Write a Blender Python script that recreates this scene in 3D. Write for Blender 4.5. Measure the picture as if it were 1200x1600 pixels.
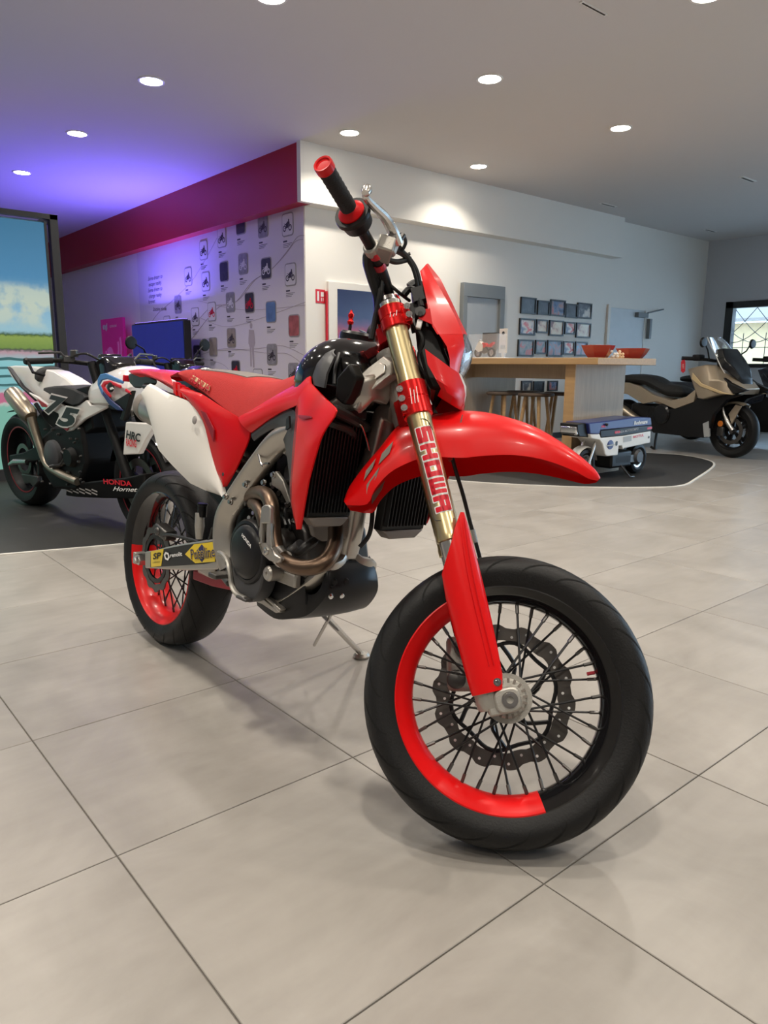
import bpy, bmesh, math, random
from mathutils import Vector, Matrix
random.seed(7)
for o in list(bpy.data.objects): bpy.data.objects.remove(o)
SC = bpy.context.scene
COL = SC.collection
# ------------------------------------------------------------------ camera
CAMH = 0.97128
CR = Vector((0.7654902, -0.6434048, 0.0074208)); CD = Vector((-0.1195195, -0.1535115, -0.9808921)); CF = Vector((0.6322499, 0.7499763, -0.1944109))   # camera right / down / forward in the room
FOC = 1147.43
cam_d = bpy.data.cameras.new('camera'); cam = bpy.data.objects.new('camera', cam_d); COL.objects.link(cam)
cam_d.sensor_width = 36; cam_d.sensor_fit = 'AUTO'; cam_d.lens = FOC / 1600 * 36
cam_d.clip_start = .05; cam_d.clip_end = 200
mm = Matrix((CR, -CD, -CF)).transposed().to_4x4(); mm.translation = Vector((0, 0, CAMH)); cam.matrix_world = mm
SC.camera = cam
# ------------------------------------------------------------------ world, exposure
SC.view_settings.view_transform = 'Standard'; SC.view_settings.look = 'None'
SC.view_settings.exposure = 0.14; SC.view_settings.gamma = 1.0; SC.view_settings.use_curve_mapping = False
W = bpy.data.worlds.new('daylight'); SC.world = W; W.use_nodes = True
bgn = W.node_tree.nodes['Background']; bgn.inputs[0].default_value = (0.50, 0.74, 1.0, 1); bgn.inputs[1].default_value = 6.0
LAMP_W = 12.5          # watt of each downlight
LED_W = 95.0           # watt of the violet LED wash
# ------------------------------------------------------------------ helpers
def ray(u, v): return CR * ((u - 600) / FOC) + CD * ((v - 800) / FOC) + CF
CP = Vector((0, 0, CAMH))
def onX(u, v, k): d = ray(u, v); return CP + d * (k / d.x)
def onY(u, v, k): d = ray(u, v); return CP + d * (k / d.y)
def onZ(u, v, k=0): d = ray(u, v); return CP + d * ((k - CAMH) / d.z)
class Frame:
    """a vehicle's own axes: x forward, y left, z up"""
    def __init__(s, x, y, yaw, lean=0, z=0):
        s.M = Matrix.Translation((x, y, z)) @ Matrix.Rotation(yaw, 4, 'Z') @ Matrix.Rotation(lean, 4, 'X')
        s.I = s.M.inverted(); s.c = s.I @ CP
    def L(s, u, v, y):
        d = s.I.to_3x3() @ ray(u, v); return s.c + d * ((y - s.c.y) / d.y)
    def Lx(s, u, v, x):
        d = s.I.to_3x3() @ ray(u, v); return s.c + d * ((x - s.c.x) / d.x)
V = Vector
def lerp(a, b, t): return a + (b - a) * t
def crom(P, n, closed=False):
    """n points along a smooth curve through P"""
    P = [V(p) for p in P]
    if len(P) == 2: return [P[0].lerp(P[1], i / (n - 1)) for i in range(n)]
    m = len(P); out = []
    segs = m if closed else m - 1
    for i in range(n):
        t = i / (n if closed else n - 1) * segs; k = min(int(t), segs - 1); f = t - k
        def g(j): return P[j % m] if closed else P[max(0, min(m - 1, j))]
        a, b, c, d = g(k - 1), g(k), g(k + 1), g(k + 2)
        out.append(.5 * ((2 * b) + (c - a) * f + (2 * a - 5 * b + 4 * c - d) * f * f + (3 * b - a - 3 * c + d) * f ** 3))
    return out
def resamp(P, n):
    """n points evenly along a polyline"""
    P = [V(p) for p in P]; L = [0]
    for a, b in zip(P, P[1:]): L.append(L[-1] + (b - a).length)
    out = []; k = 0
    for i in range(n):
        s = L[-1] * i / (n - 1)
        while k < len(P) - 2 and L[k + 1] < s: k += 1
        d = L[k + 1] - L[k]; out.append(P[k].lerp(P[k + 1], 0 if d < 1e-9 else min(1, (s - L[k]) / d)))
    return out
class Geo:
    def __init__(s): s.v = []; s.f = []
    def add(s, v, f):
        n = len(s.v); s.v += [V(p) for p in v]; s.f += [tuple(i + n for i in q) for q in f]; return s
    def join(s, g): return s.add(g.v, g.f)
    def xf(s, fn): s.v = [V(fn(p)) for p in s.v]; return s
    def mirror(s):
        n = len(s.v); s.v += [V((p.x, -p.y, p.z)) for p in s.v]; s.f += [tuple(reversed([i + n for i in q])) for q in s.f]; return s
    def flipped(s):
        g = Geo(); g.v = [V((p.x, -p.y, p.z)) for p in s.v]; g.f = [tuple(reversed(q)) for q in s.f]; return g
    def loft(s, rings, closed=True, caps=True):
        m = len(rings[0]); v = [p for r in rings for p in r]; f = []
        for i in range(len(rings) - 1):
            for j in range(m if closed else m - 1):
                k = (j + 1) % m; f.append((i * m + j, i * m + k, (i + 1) * m + k, (i + 1) * m + j))
        if caps and closed:
            f.append(tuple(reversed(range(m)))); f.append(tuple(range((len(rings) - 1) * m, len(rings) * m)))
        return s.add(v, f)
    def tube(s, path, r, n=10, closed=False, caps=True, smooth=0, flat=None):
        """flat: (a, b) half sizes of an elliptic or squarish section instead of r"""
        P = [V(p) for p in path]
        if smooth: 
            k = len(P)
            rr = r if hasattr(r, '__len__') else [r] * k
            P2 = crom(P, smooth, closed); r2 = []
            for i in range(smooth):
                t = i / (smooth - 1) * (k - 1); a = min(int(t), k - 2); r2.append(lerp(rr[a], rr[a + 1], t - a))
            P, r = P2, r2
        m = len(P)
        if not hasattr(r, '__len__'): r = [r] * m
        rings = []; up = None
        for i in range(m):
            a = P[(i - 1) % m] if (closed or i > 0) else P[i]; b = P[(i + 1) % m] if (closed or i < m - 1) else P[i]
            t = (b - a)
            if t.length < 1e-9: t = V((0, 0, 1))
            t.normalize()
            if up is None:
                up = V((0, 0, 1)) if abs(t.z) < .9 else V((1, 0, 0))
            up = (up - t * up.dot(t)); up.normalize(); sd = t.cross(up)
            ring = []
            for j in range(n):
                an = 2 * math.pi * (j + .5) / n; c, q = math.cos(an), math.sin(an)
                if flat: 
                    c = math.copysign(abs(c) ** .5, c) * flat[0]; q = math.copysign(abs(q) ** .5, q) * flat[1]
                    ring.append(P[i] + sd * c + up * q)
                else: ring.append(P[i] + sd * (c * r[i]) + up * (q * r[i]))
            rings.append(ring)
        if closed: rings.append(rings[0]); caps = False
        return s.loft(rings, True, caps)
    def lathe(s, prof, o, ax, n=32, a0=0, a1=None, ref=None, closed_prof=False):
        """prof [(radius, height along the axis)]"""
        o = V(o); ax = V(ax).normalized(); u = V(ref) if ref else (V((1, 0, 0)) if abs(ax.x) < .9 else V((0, 0, 1)))
        u = (u - ax * u.dot(ax)).normalized(); w = ax.cross(u)
        full = a1 is None
        if full: a1 = a0 + 2 * math.pi
        rings = []; cnt = n if full else n + 1
        for i in range(cnt):
            a = a0 + (a1 - a0) * i / n; d = u * math.cos(a) + w * math.sin(a)
            rings.append([o + d * r + ax * h for r, h in prof])
        if full: rings.append(rings[0])
        return s.loft(rings, closed_prof, (not full) and closed_prof)
    def prism(s, out, off):
        out = [V(p) for p in out]; off = V(off); m = len(out)
        f = [tuple(range(m)), tuple(reversed(range(m, 2 * m)))] + [(j, j + m, (j + 1) % m + m, (j + 1) % m) for j in range(m)]
        return s.add(out + [p + off for p in out], f)
    def box(s, c, size, R=None):
        c = V(c); h = V(size) / 2; v = []
        for z in (-1, 1):
            for x, y in ((-1, -1), (1, -1), (1, 1), (-1, 1)):
                p = V((x * h.x, y * h.y, z * h.z)); v.append(c + (R @ p if R else p))
        return s.add(v, [(3, 2, 1, 0), (4, 5, 6, 7), (0, 1, 5, 4), (1, 2, 6, 5), (2, 3, 7, 6), (3, 0, 4, 7)])
    def b2(s, a, b):
        a = V(a); b = V(b); return s.box((a + b) / 2, (abs(b.x - a.x), abs(b.y - a.y), abs(b.z - a.z)))
    def bar(s, a, b, w, h, up=(0, 0, 1)):
        a = V(a); b = V(b); t = (b - a).normalized(); up = V(up); up = (up - t * up.dot(t)).normalized(); sd = t.cross(up)
        rg = lambda p: [p + sd * (x * w / 2) + up * (y * h / 2) for x, y in ((-1, -1), (1, -1), (1, 1), (-1, 1))]
        return s.loft([rg(a), rg(b)])
    def sheet(s, A, B, n=14, m=5, bulge=0, out=(0, -1, 0), thick=.004, even=True):
        """a curved panel spanned between two edges, with thickness"""
        A = resamp(A, n) if even else crom(A, n); B = resamp(B, n) if even else crom(B, n); out = V(out)
        rows = []
        for j in range(m):
            t = j / (m - 1); rows.append([A[i].lerp(B[i], t) + out * (bulge * 4 * t * (1 - t)) for i in range(n)])
        return s.skin(rows, out, thick)
    def skin(s, rows, out, thick):
        """a grid of points given a thickness along -out"""
        m = len(rows); n = len(rows[0]); out = V(out)
        v = [p for r in rows for p in r]; k = len(v); v2 = [p - out * thick for p in v]; f = []
        for j in range(m - 1):
            for i in range(n - 1):
                a = j * n + i; q = (a, a + 1, a + n + 1, a + n); f.append(q); f.append(tuple(x + k for x in reversed(q)))
        edge = [i for i in range(n)] + [j * n + n - 1 for j in range(1, m)] + [(m - 1) * n + i for i in range(n - 2, -1, -1)] + [j * n for j in range(m - 2, 0, -1)]
        for a, b in zip(edge, edge[1:] + edge[:1]): f.append((b, a, a + k, b + k))
        return s.add(v + v2, f)
def ob(name, g, mat, parent=None, sm=35, bevel=0, sub=0, fix=True):
    me = bpy.data.meshes.new(name); me.from_pydata([tuple(p) for p in g.v], [], g.f)
    bm = bmesh.new(); bm.from_mesh(me)
    bmesh.ops.remove_doubles(bm, verts=bm.verts, dist=1e-5)
    bmesh.ops.dissolve_degenerate(bm, edges=bm.edges, dist=1e-6)
    if fix: bmesh.ops.recalc_face_normals(bm, faces=bm.faces)
    bm.to_mesh(me); bm.free()
    me.materials.append(M[mat]); me.shade_smooth(); me.set_sharp_from_angle(angle=math.radians(sm))
    o = bpy.data.objects.new(name, me); COL.objects.link(o); o.parent = parent
    if bevel:
        b = o.modifiers.new('bevel', 'BEVEL'); b.width = bevel; b.segments = 2; b.limit_method = 'ANGLE'; b.angle_limit = math.radians(38)
    if sub:
        b = o.modifiers.new('sub', 'SUBSURF'); b.levels = sub; b.render_levels = sub
    return o
def thing(name, label, cat, loc=(0, 0, 0), group=None, mw=None):
    o = bpy.data.objects.new(name, None); COL.objects.link(o); o.location = loc; o.empty_display_size = .1
    if mw is not None: o.matrix_world = mw
    o['label'] = label; o['category'] = cat
    if group: o['group'] = group
    return o
def tag(o, label, cat, group=None):
    o['label'] = label; o['category'] = cat
    if group: o['group'] = group
    return o
def struct(name, g, mat, label=None, **k):
    o = ob(name, g, mat, **k); o['kind'] = 'structure'
    if label: o['label'] = label
    return o
def inst(src, parent, mw=None):
    c = src.copy(); COL.objects.link(c); c.parent = parent
    if mw is not None: c.matrix_local = mw
    return c
def text_geo(body, size=1.0, shear=0, weight=0, align='CENTER', sx=1.0, spacing=1.0, line=1.0):
    cu = bpy.data.curves.new('t', 'FONT'); cu.body = body; cu.size = size; cu.align_x = align; cu.align_y = 'CENTER'; cu.shear = shear
    cu.offset = weight; cu.resolution_u = 3; cu.space_character = spacing; cu.space_line = line
    o = bpy.data.objects.new('t', cu); COL.objects.link(o)
    dg = bpy.context.evaluated_depsgraph_get(); dg.update()
    me = bpy.data.meshes.new_from_object(o.evaluated_get(dg))
    g = Geo(); g.v = [V((v.co.x * sx, v.co.y, 0)) for v in me.vertices]; g.f = [tuple(p.vertices) for p in me.polygons]
    bpy.data.objects.remove(o); bpy.data.meshes.remove(me); bpy.data.curves.remove(cu)
    return g
def lettering(name, body, mat, parent, o, xd, yd, size, **k):
    """flat print: letters in the plane of xd, yd with their middle at o"""
    g = text_geo(body, size, **k); o = V(o); xd = V(xd).normalized(); yd = V(yd); yd = (yd - xd * yd.dot(xd)).normalized()
    g.xf(lambda p: o + xd * p.x + yd * p.y)
    return ob(name, g, mat, parent, fix=False)
def slice_geo(g, step, axis=1):
    me = bpy.data.meshes.new('s'); me.from_pydata([tuple(p) for p in g.v], [], g.f); bm = bmesh.new(); bm.from_mesh(me)
    lo = min(p[axis] for p in g.v); hi = max(p[axis] for p in g.v); k = lo + step
    no = [0, 0, 0]; no[axis] = 1
    while k < hi:
        co = [0, 0, 0]; co[axis] = k
        bmesh.ops.bisect_plane(bm, geom=bm.verts[:] + bm.edges[:] + bm.faces[:], plane_co=co, plane_no=no); k += step
    bm.verts.ensure_lookup_table(); r = Geo(); r.v = [v.co.copy() for v in bm.verts]; bm.verts.index_update()
    r.f = [tuple(v.index for v in f.verts) for f in bm.faces]; bm.free(); bpy.data.meshes.remove(me); return r
# ------------------------------------------------------------------ materials
M = {}
def mat(name, col, rough=.5, metal=0, coat=0, var=.06, scale=8, bump=0, bscale=60, spec=.5, aniso=0, emit=0, alpha=1, trans=0, coords='Object'):
    m = bpy.data.materials.new(name); m.use_nodes = True; nt = m.node_tree; b = nt.nodes['Principled BSDF']; N = nt.nodes.new; K = nt.links.new
    tc = N('ShaderNodeTexCoord'); no = N('ShaderNodeTexNoise'); no.inputs['Scale'].default_value = scale; no.inputs['Detail'].default_value = 4
    K(tc.outputs[coords], no.inputs['Vector'])
    mx = N('ShaderNodeMix'); mx.data_type = 'RGBA'; c = (*col, 1)
    mx.inputs['A'].default_value = (*[x * (1 - var) for x in col], 1); mx.inputs['B'].default_value = (*[min(1, x * (1 + var)) for x in col], 1)
    K(no.outputs['Fac'], mx.inputs['Factor']); K(mx.outputs['Result'], b.inputs['Base Color'])
    b.inputs['Roughness'].default_value = rough; b.inputs['Metallic'].default_value = metal; b.inputs['Coat Weight'].default_value = coat
    b.inputs['Coat Roughness'].default_value = .08; b.inputs['Specular IOR Level'].default_value = spec
    if trans: b.inputs['Transmission Weight'].default_value = trans
    if alpha < 1: b.inputs['Alpha'].default_value = alpha
    if emit: K(mx.outputs['Result'], b.inputs['Emission Color']); b.inputs['Emission Strength'].default_value = emit
    if bump:
        n2 = N('ShaderNodeTexNoise'); n2.inputs['Scale'].default_value = bscale; n2.inputs['Detail'].default_value = 3; K(tc.outputs[coords], n2.inputs['Vector'])
        bp = N('ShaderNodeBump'); bp.inputs['Strength'].default_value = bump; bp.inputs['Distance'].default_value = .002; K(n2.outputs['Fac'], bp.inputs['Height']); K(bp.outputs['Normal'], b.inputs['Normal'])
    M[name] = m; return m
mat('red_plastic', (.62, .002, .005), .34, coat=.1, spec=.32, var=.05)
mat('red_orange_plastic', (.72, .004, .005), .32, coat=.1, spec=.32, var=.05)
mat('seat_red', (.50, .018, .016), .75, var=.10, scale=60, bump=.8, bscale=500)
mat('white_plastic', (.78, .76, .71), .42, coat=.15, var=.02)
mat('black_plastic', (.007, .007, .0075), .40, var=.2, spec=.3)
mat('bike_black', (.006, .006, .0065), .48, var=.2, spec=.22)
mat('black_gloss', (.008, .008, .009), .12, coat=.6)
mat('black_satin', (.011, .011, .012), .34, var=.2, spec=.32)
mat('dark_grey_plastic', (.055, .056, .060), .45)
mat('rubber', (.0095, .0095, .0098), .52, spec=.30, var=.25, scale=14, bump=.3, bscale=220)
mat('groove', (.003, .003, .003), .9)
mat('grip_rubber', (.012, .012, .013), .8, bump=.6, bscale=300)
mat('aluminium', (.50, .475, .43), .36, metal=.85, var=.12, scale=14, bump=.12, bscale=120)
mat('cast_aluminium', (.46, .44, .40), .5, metal=.75, var=.14, scale=25, bump=.35, bscale=260)
mat('steel', (.62, .60, .57), .25, metal=1, var=.1)
mat('chrome', (.82, .82, .82), .1, metal=1)
mat('dark_steel', (.12, .115, .11), .38, metal=.85, var=.2, scale=20)
mat('disc_steel', (.17, .155, .14), .34, metal=.9, var=.2, scale=30)
mat('bronze_pipe', (.16, .108, .076), .36, metal=.95, var=.35, scale=9)
mat('gold_fork', (.70, .58, .32), .28, metal=.95, var=.05)
mat('titanium', (.42, .36, .28), .32, metal=.9, var=.15)
mat('red_anodized', (.68, .012, .012), .25, metal=.7)
mat('pink_anodized', (.55, .05, .07), .3, metal=.5)
mat('clear_lens', (.9, .92, .95), .03, trans=.95, var=0)
mat('yellow_sticker', (.80, .58, .02), .35, coat=.3)
mat('navy_print', (.02, .02, .10), .4)
mat('red_print', (.66, .012, .03), .35)
mat('white_print', (.85, .84, .82), .4)
mat('grey_print', (.35, .33, .32), .5)
mat('black_print', (.01, .01, .01), .4)
mat('gold_print', (.72, .55, .30), .4)
mat('blue_print', (.012, .022, .14), .35, coat=.3)
mat('light_blue_print', (.07, .22, .52), .35, coat=.3)
mat('brown_grey', (.22, .19, .165), .5)
mat('orange_lamp', (.75, .22, .03), .3)
mat('chain_red', (.34, .015, .03), .4, metal=.3)
mat('hose_black', (.012, .012, .012), .45)
# ------------------------------------------------------------------ room materials
def tile_mat():
    m = bpy.data.materials.new('stone_tile'); m.use_nodes = True; nt = m.node_tree; b = nt.nodes['Principled BSDF']; N = nt.nodes.new; K = nt.links.new
    g = N('ShaderNodeNewGeometry'); oi = N('ShaderNodeObjectInfo'); add = N('ShaderNodeVectorMath'); add.operation = 'ADD'
    sc = N('ShaderNodeVectorMath'); sc.operation = 'SCALE'; sc.inputs['Scale'].default_value = 37
    cmb = N('ShaderNodeCombineXYZ'); K(oi.outputs['Random'], cmb.inputs[0]); K(oi.outputs['Random'], cmb.inputs[1]); K(cmb.outputs[0], sc.inputs[0])
    K(g.outputs['Position'], add.inputs[0]); K(sc.outputs[0], add.inputs[1])
    n1 = N('ShaderNodeTexNoise'); n1.inputs['Scale'].default_value = 2.6; n1.inputs['Detail'].default_value = 7; n1.inputs['Roughness'].default_value = .62; n1.inputs['Distortion'].default_value = .6; K(add.outputs[0], n1.inputs['Vector'])
    mp = N('ShaderNodeMapping'); mp.inputs['Scale'].default_value = (3.5, 16, 1); K(add.outputs[0], mp.inputs['Vector'])
    n2 = N('ShaderNodeTexNoise'); n2.inputs['Scale'].default_value = 1.5; n2.inputs['Detail'].default_value = 6; K(mp.outputs[0], n2.inputs['Vector'])
    mixf = N('ShaderNodeMath'); mixf.operation = 'MULTIPLY_ADD'; mixf.inputs[1].default_value = .25; K(n2.outputs['Fac'], mixf.inputs[0]); 
    m3 = N('ShaderNodeMath'); m3.operation = 'MULTIPLY'; m3.inputs[1].default_value = .8; K(n1.outputs['Fac'], m3.inputs[0]); K(m3.outputs[0], mixf.inputs[2])
    cr = N('ShaderNodeValToRGB'); cr.color_ramp.elements[0].position = .33; cr.color_ramp.elements[0].color = (.262, .242, .218, 1); cr.color_ramp.elements[1].position = .72; cr.color_ramp.elements[1].color = (.375, .350, .320, 1)
    K(mixf.outputs[0], cr.inputs[0]); K(cr.outputs[0], b.inputs['Base Color'])
    mr = N('ShaderNodeMapRange'); mr.inputs['To Min'].default_value = .26; mr.inputs['To Max'].default_value = .42; K(n1.outputs['Fac'], mr.inputs['Value']); K(mr.outputs[0], b.inputs['Roughness'])
    bp = N('ShaderNodeBump'); bp.inputs['Strength'].default_value = .06; bp.inputs['Distance'].default_value = .003; K(n2.outputs['Fac'], bp.inputs['Height']); K(bp.outputs[0], b.inputs['Normal'])
    M['tile'] = m
tile_mat()
mat('grout', (.17, .155, .14), .85)
mat('ceiling_paint', (.70, .665, .65), .85, var=.02, scale=1)
mat('wall_paint', (.86, .83, .77), .75, var=.02, scale=1.5)
mat('far_wall_paint', (.62, .64, .68), .75, var=.02, scale=1.5)
mat('red_paint', (.46, .003, .014), .45, var=.05, scale=2)
mat('dark_mat', (.022, .021, .020), .62, var=.5, scale=180)
mat('edge_strip', (.70, .68, .63), .5)
mat('oak', (.47, .29, .13), .5, var=.22, scale=5)
mat('oak_grey', (.40, .29, .18), .5, var=.20, scale=6)
mat('dark_wood', (.09, .06, .04), .55, var=.2)
mat('grey_paint', (.22, .24, .25), .6)
mat('grey_panel', (.42, .44, .45), .6)
mat('door_white', (.66, .70, .72), .5)
mat('black_frame', (.015, .015, .016), .4)
mat('anthracite', (.045, .045, .047), .45, metal=.2)
mat('lamp_glass', (1, .95, .85), .5, var=0, emit=30)
mat('lamp_ring', (.85, .83, .8), .5)
mat('outdoor_tan', (.60, .44, .24), .8, var=.15)
mat('outdoor_paving', (.45, .44, .42), .85)
mat('leaf', (.10, .17, .07), .7, var=.4, scale=14)
mat('window_glass', (.95, .97, 1), .02, trans=1, var=0, spec=.3)
def grain(name, axis):
    m = M[name]; nt = m.node_tree; no = [n for n in nt.nodes if n.type == 'TEX_NOISE'][0]; tc = [n for n in nt.nodes if n.type == 'TEX_COORD'][0]
    mp = nt.nodes.new('ShaderNodeMapping'); s = [9, 9, 9]; s[axis] = .7; mp.inputs['Scale'].default_value = s
    nt.links.new(tc.outputs['Object'], mp.inputs['Vector']); nt.links.new(mp.outputs[0], no.inputs['Vector'])
grain('oak', 1); grain('oak_grey', 2)
# ------------------------------------------------------------------ floor
ZC = 3.048; XF = 12.4; TX, TY, TS = .44097, 1.35015, .6
floor = struct('floor', Geo().b2((-5, -5, -.05), (XF, 16, -.005)), 'grout')
g = Geo(); h = TS / 2 - .0016
rg = lambda e, z: [V((x * (h - e), y * (h - e), z)) for x, y in ((-1, -1), (1, -1), (1, 1), (-1, 1))]
g.loft([rg(0, -.008), rg(0, -.0012), rg(.0012, 0)])
tile0 = ob('tile', g, 'tile', floor, sm=20); tile_me = tile0.data
def proj(p):
    d = V(p) - CP; z = d.dot(CF); return (None if z < .05 else (600 + FOC * d.dot(CR) / z, 800 + FOC * d.dot(CD) / z, z))
tl = []
for i in range(-10, 20):
    for j in range(-11, 24):
        x = TX + (i + .5) * TS; y = TY + (j + .5) * TS
        if not (-5 < x - .3 and x + .3 < XF + .2 and -5 < y - .3 and y + .3 < 16): continue
        if x > 4.7 and y > 6.8: continue
        q = proj((x, y, 0)); sc_ = 0
        if q and -150 < q[0] < 1350 and 560 < q[1] < 1900: sc_ = 1 / q[2] ** 3 + (1 if q[2] < 3 else 0)
        tl.append((sc_, x, y))
tl.sort(reverse=True); far = Geo(); first = True
for k, (s_, x, y) in enumerate(tl):
    if k < 300 and s_ > 0:
        o = tile0 if first else inst(tile0, floor); first = False; o.location = (x, y, 0)
    else: far.add([p + V((x, y, 0)) for p in g.v], g.f)
fo = ob('tile_field', far, 'tile', floor, sm=20); fo['kind'] = 'stuff'
# ------------------------------------------------------------------ walls and ceiling
struct('ceiling', Geo().b2((-5, -5, ZC), (XF + .2, 16, ZC + .1)), 'ceiling_paint')
struct('wall_left', Geo().b2((4.32, 6.37, -.01), (4.5, 16, ZC)), 'wall_paint')
struct('wall_back', Geo().b2((4.5, 6.37, -.01), (XF, 6.55, ZC)), 'wall_paint')
struct('trim_1', Geo().b2((4.18, 6.263, 2.515), (4.32, 16, ZC)), 'red_paint', 'long red bulkhead band above the mural wall')
struct('trim_2', Geo().b2((4.165, 6.2, 2.51), (9.62, 6.262, ZC)).b2((4.321, 6.262, 2.51), (9.62, 6.37, ZC)), 'wall_paint', 'white bulkhead above the photo wall')
struct('wall_rear', Geo().b2((-5, 15.9, -.01), (4.4, 16, ZC)), 'wall_paint')
struct('wall_front_block', Geo().b2((-5, -5.1, -.01), (XF, -5, ZC)), 'wall_paint')  # unseen wall, added to keep bluish daylight out behind the camera
struct('wall_side', Geo().b2((-5.1, -5, -.01), (-5, 16, ZC)), 'wall_paint')
# far wall with the lattice window and, further right, the shop's glazed entrance
WY0, WY1, WZ0, WZ1 = 3.2, 5.97, 1.0, 2.05
g = Geo().b2((XF, WY1, -.01), (XF + .2, 6.37, ZC)).b2((XF, WY0, -.01), (XF + .2, WY1, WZ0)).b2((XF, WY0, WZ1), (XF + .2, WY1, ZC)).b2((XF, 2.6, -.01), (XF + .2, WY0, ZC)).b2((XF, -5, 2.6), (XF + .2, 2.6, ZC))
struct('wall_far', g, 'far_wall_paint')
struct('baseboard_far', Geo().b2((XF - .02, 2.6, 0), (XF, 6.37, .09)), 'black_frame')
struct('baseboard_back', Geo().b2((4.5, 6.35, 0), (XF, 6.37, .08)), 'black_frame')
wn = struct('window_1', Geo().b2((XF - .03, WY1 - .12, WZ0), (XF + .1, WY1, WZ1)).b2((XF - .03, WY0, WZ0), (XF + .1, WY0 + .1, WZ1)).b2((XF - .03, WY0, WZ1 - .1), (XF + .1, WY1, WZ1)).b2((XF - .03, WY0, WZ0), (XF + .1, WY1, WZ0 + .06)), 'black_frame', bevel=.004)
ob('window_pane', Geo().b2((XF + .05, WY0, WZ0), (XF + .056, WY1, WZ1)), 'window_glass', wn)
g = Geo()
for k in range(8):
    y0 = WY1 - .1 - k * .36
    for s in (-1, 1):
        P = [(XF + .09, y0 - s * .36 + s * .72 * (t / 8), WZ1 - .1 - .55 * math.sin(math.pi / 2 * t / 8)) for t in range(9)]
        g.tube(P, .006, 5)
    g.tube([(XF + .09, y0 - .18, WZ0), (XF + .09, y0 - .18, WZ1 - .5)], .006, 5); 
g.tube([(XF + .09, WY0, WZ0 + .32), (XF + .09, WY1, WZ0 + .32)], .006, 5)
ob('window_lattice', g, 'black_frame', wn)
wd = struct('window_2', Geo(), 'black_frame') if False else None
g = Geo()
for k in range(6): g.b2((XF + .06, 2.6 - k * 1.5 - .05, 0), (XF + .14, 2.6 - k * 1.5, 2.6))
g.b2((XF + .06, -5, 2.5), (XF + .14, 2.6, 2.6)).b2((XF + .06, -5, 0), (XF + .14, 2.6, .06))
struct('window_2', g, 'black_frame', bevel=.004)
# outside the far window
g = Geo().b2((XF + .2, -14, -.15), (30, 20, -.08)); tag(ob('paving', g, 'outdoor_paving'), 'pale paving outside the lattice window', 'pavement')
tb = thing('house', 'tan house front outside behind the lattice window', 'building', (26, 8, -.08))
ob('wall', Geo().b2((0, -9, 0), (.3, 6, 2.6)), 'outdoor_tan', tb); ob('roof', Geo().prism([(-.6, -9.4, 2.6), (-.6, 6.4, 2.6), (.3, 6.4, 3.3), (.3, -9.4, 3.3)], (0, 0, .12)), 'brown_grey', tb)
def bush(x, y, r, h, lab):
    rnd = random.Random(int(x * 100 + y * 10)); g = Geo()
    for k in range(420):
        a = rnd.uniform(0, 6.283); el = rnd.uniform(0, 1); q = rnd.uniform(.6, 1) ; c = V((x + r * q * math.cos(a) * math.sqrt(1 - el * el * .6), y + r * q * math.sin(a) * math.sqrt(1 - el * el * .6), max(.16, h * el * q)))
        d = V((rnd.uniform(-1, 1), rnd.uniform(-1, 1), rnd.uniform(-.4, 1))).normalized(); e = d.cross(V((rnd.uniform(-1, 1), rnd.uniform(-1, 1), rnd.uniform(-1, 1)))).normalized()
        s = rnd.uniform(.09, .16); g.add([c - e * s * .4, c + d * s, c + e * s * .4, c - d * s * .8], [(0, 1, 2, 3)])
    t = thing('bush', lab, 'bush', (x, y, -.08), 'bushes outside the window')
    f = ob('foliage', g.xf(lambda p: p - V((x, y, 0))), 'leaf', t, fix=False); ob('stem', Geo().tube([(0, 0, 0), (0, 0, h * .6)], .03, 6), 'dark_wood', t)
for x, y, r, hh, lab in ((17, 7.3, .75, 1.15, 'grey-green bush outside the window, nearest the wall corner'), (17.2, 5.5, .75, 1.3, 'grey-green bush outside, seen behind the scooter windscreen'), (17, 3.6, .75, 1.2, 'grey-green bush outside at the right edge of the window')):
    bush(x, y, r, hh, lab)
# ------------------------------------------------------------------ downlights
def downlight(x, y, lab):
    t = thing('downlight', lab, 'ceiling light', (x, y, ZC), 'round recessed downlights')
    ob('trim_ring', Geo().lathe([(.082, .0), (.082, -.006), (.097, -.006), (.099, 0)], (0, 0, 0), (0, 0, 1), 32), 'lamp_ring', t)
    ob('diffuser', Geo().lathe([(0, -.003), (.082, -.003)], (0, 0, 0), (0, 0, 1), 28), 'lamp_glass', t, fix=False)
    l = bpy.data.lights.new('bulb', 'AREA'); l.shape = 'DISK'; l.size = .16; l.energy = LAMP_W; l.color = (1, .92, .80); l.spread = math.radians(125)
    lo = bpy.data.objects.new('bulb', l); COL.objects.link(lo); lo.parent = t; lo.location = (0, 0, -.02)
LX = (.66, 2.52, 4.38, 6.09); LY = (.72, 2.39, 4.03, 5.72, 7.4, 9.25)
named = {(2, 3): 'downlight just left of the handlebar grip, above the bulkhead corner', (2, 2): 'bright downlight above the right of the red motorcycle, upper centre', (3, 2): 'downlight over the bar, rightmost complete one', (3, 3): 'small downlight close to the white bulkhead, right of the grip',
         (1, 3): 'bright downlight upper left, largest over the left ceiling', (1, 4): 'downlight in the violet lit ceiling, second largest on the left', (1, 5): 'small downlight in the violet ceiling above the large screen', (1, 2): 'downlight cut by the top edge, left of the middle', (2, 1): 'downlight cut by the top edge at the upper right corner'}
for i, x in enumerate((-1.2,) + LX):
    for j, y in enumerate((-.95,) + LY):
        if x > 4.2 and y > 6.2: continue
        lab = named.get((i - 1, j - 1))
        if not lab and i + j > 9: continue
        downlight(x, y, lab or 'round recessed ceiling downlight out of view above the camera')
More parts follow.
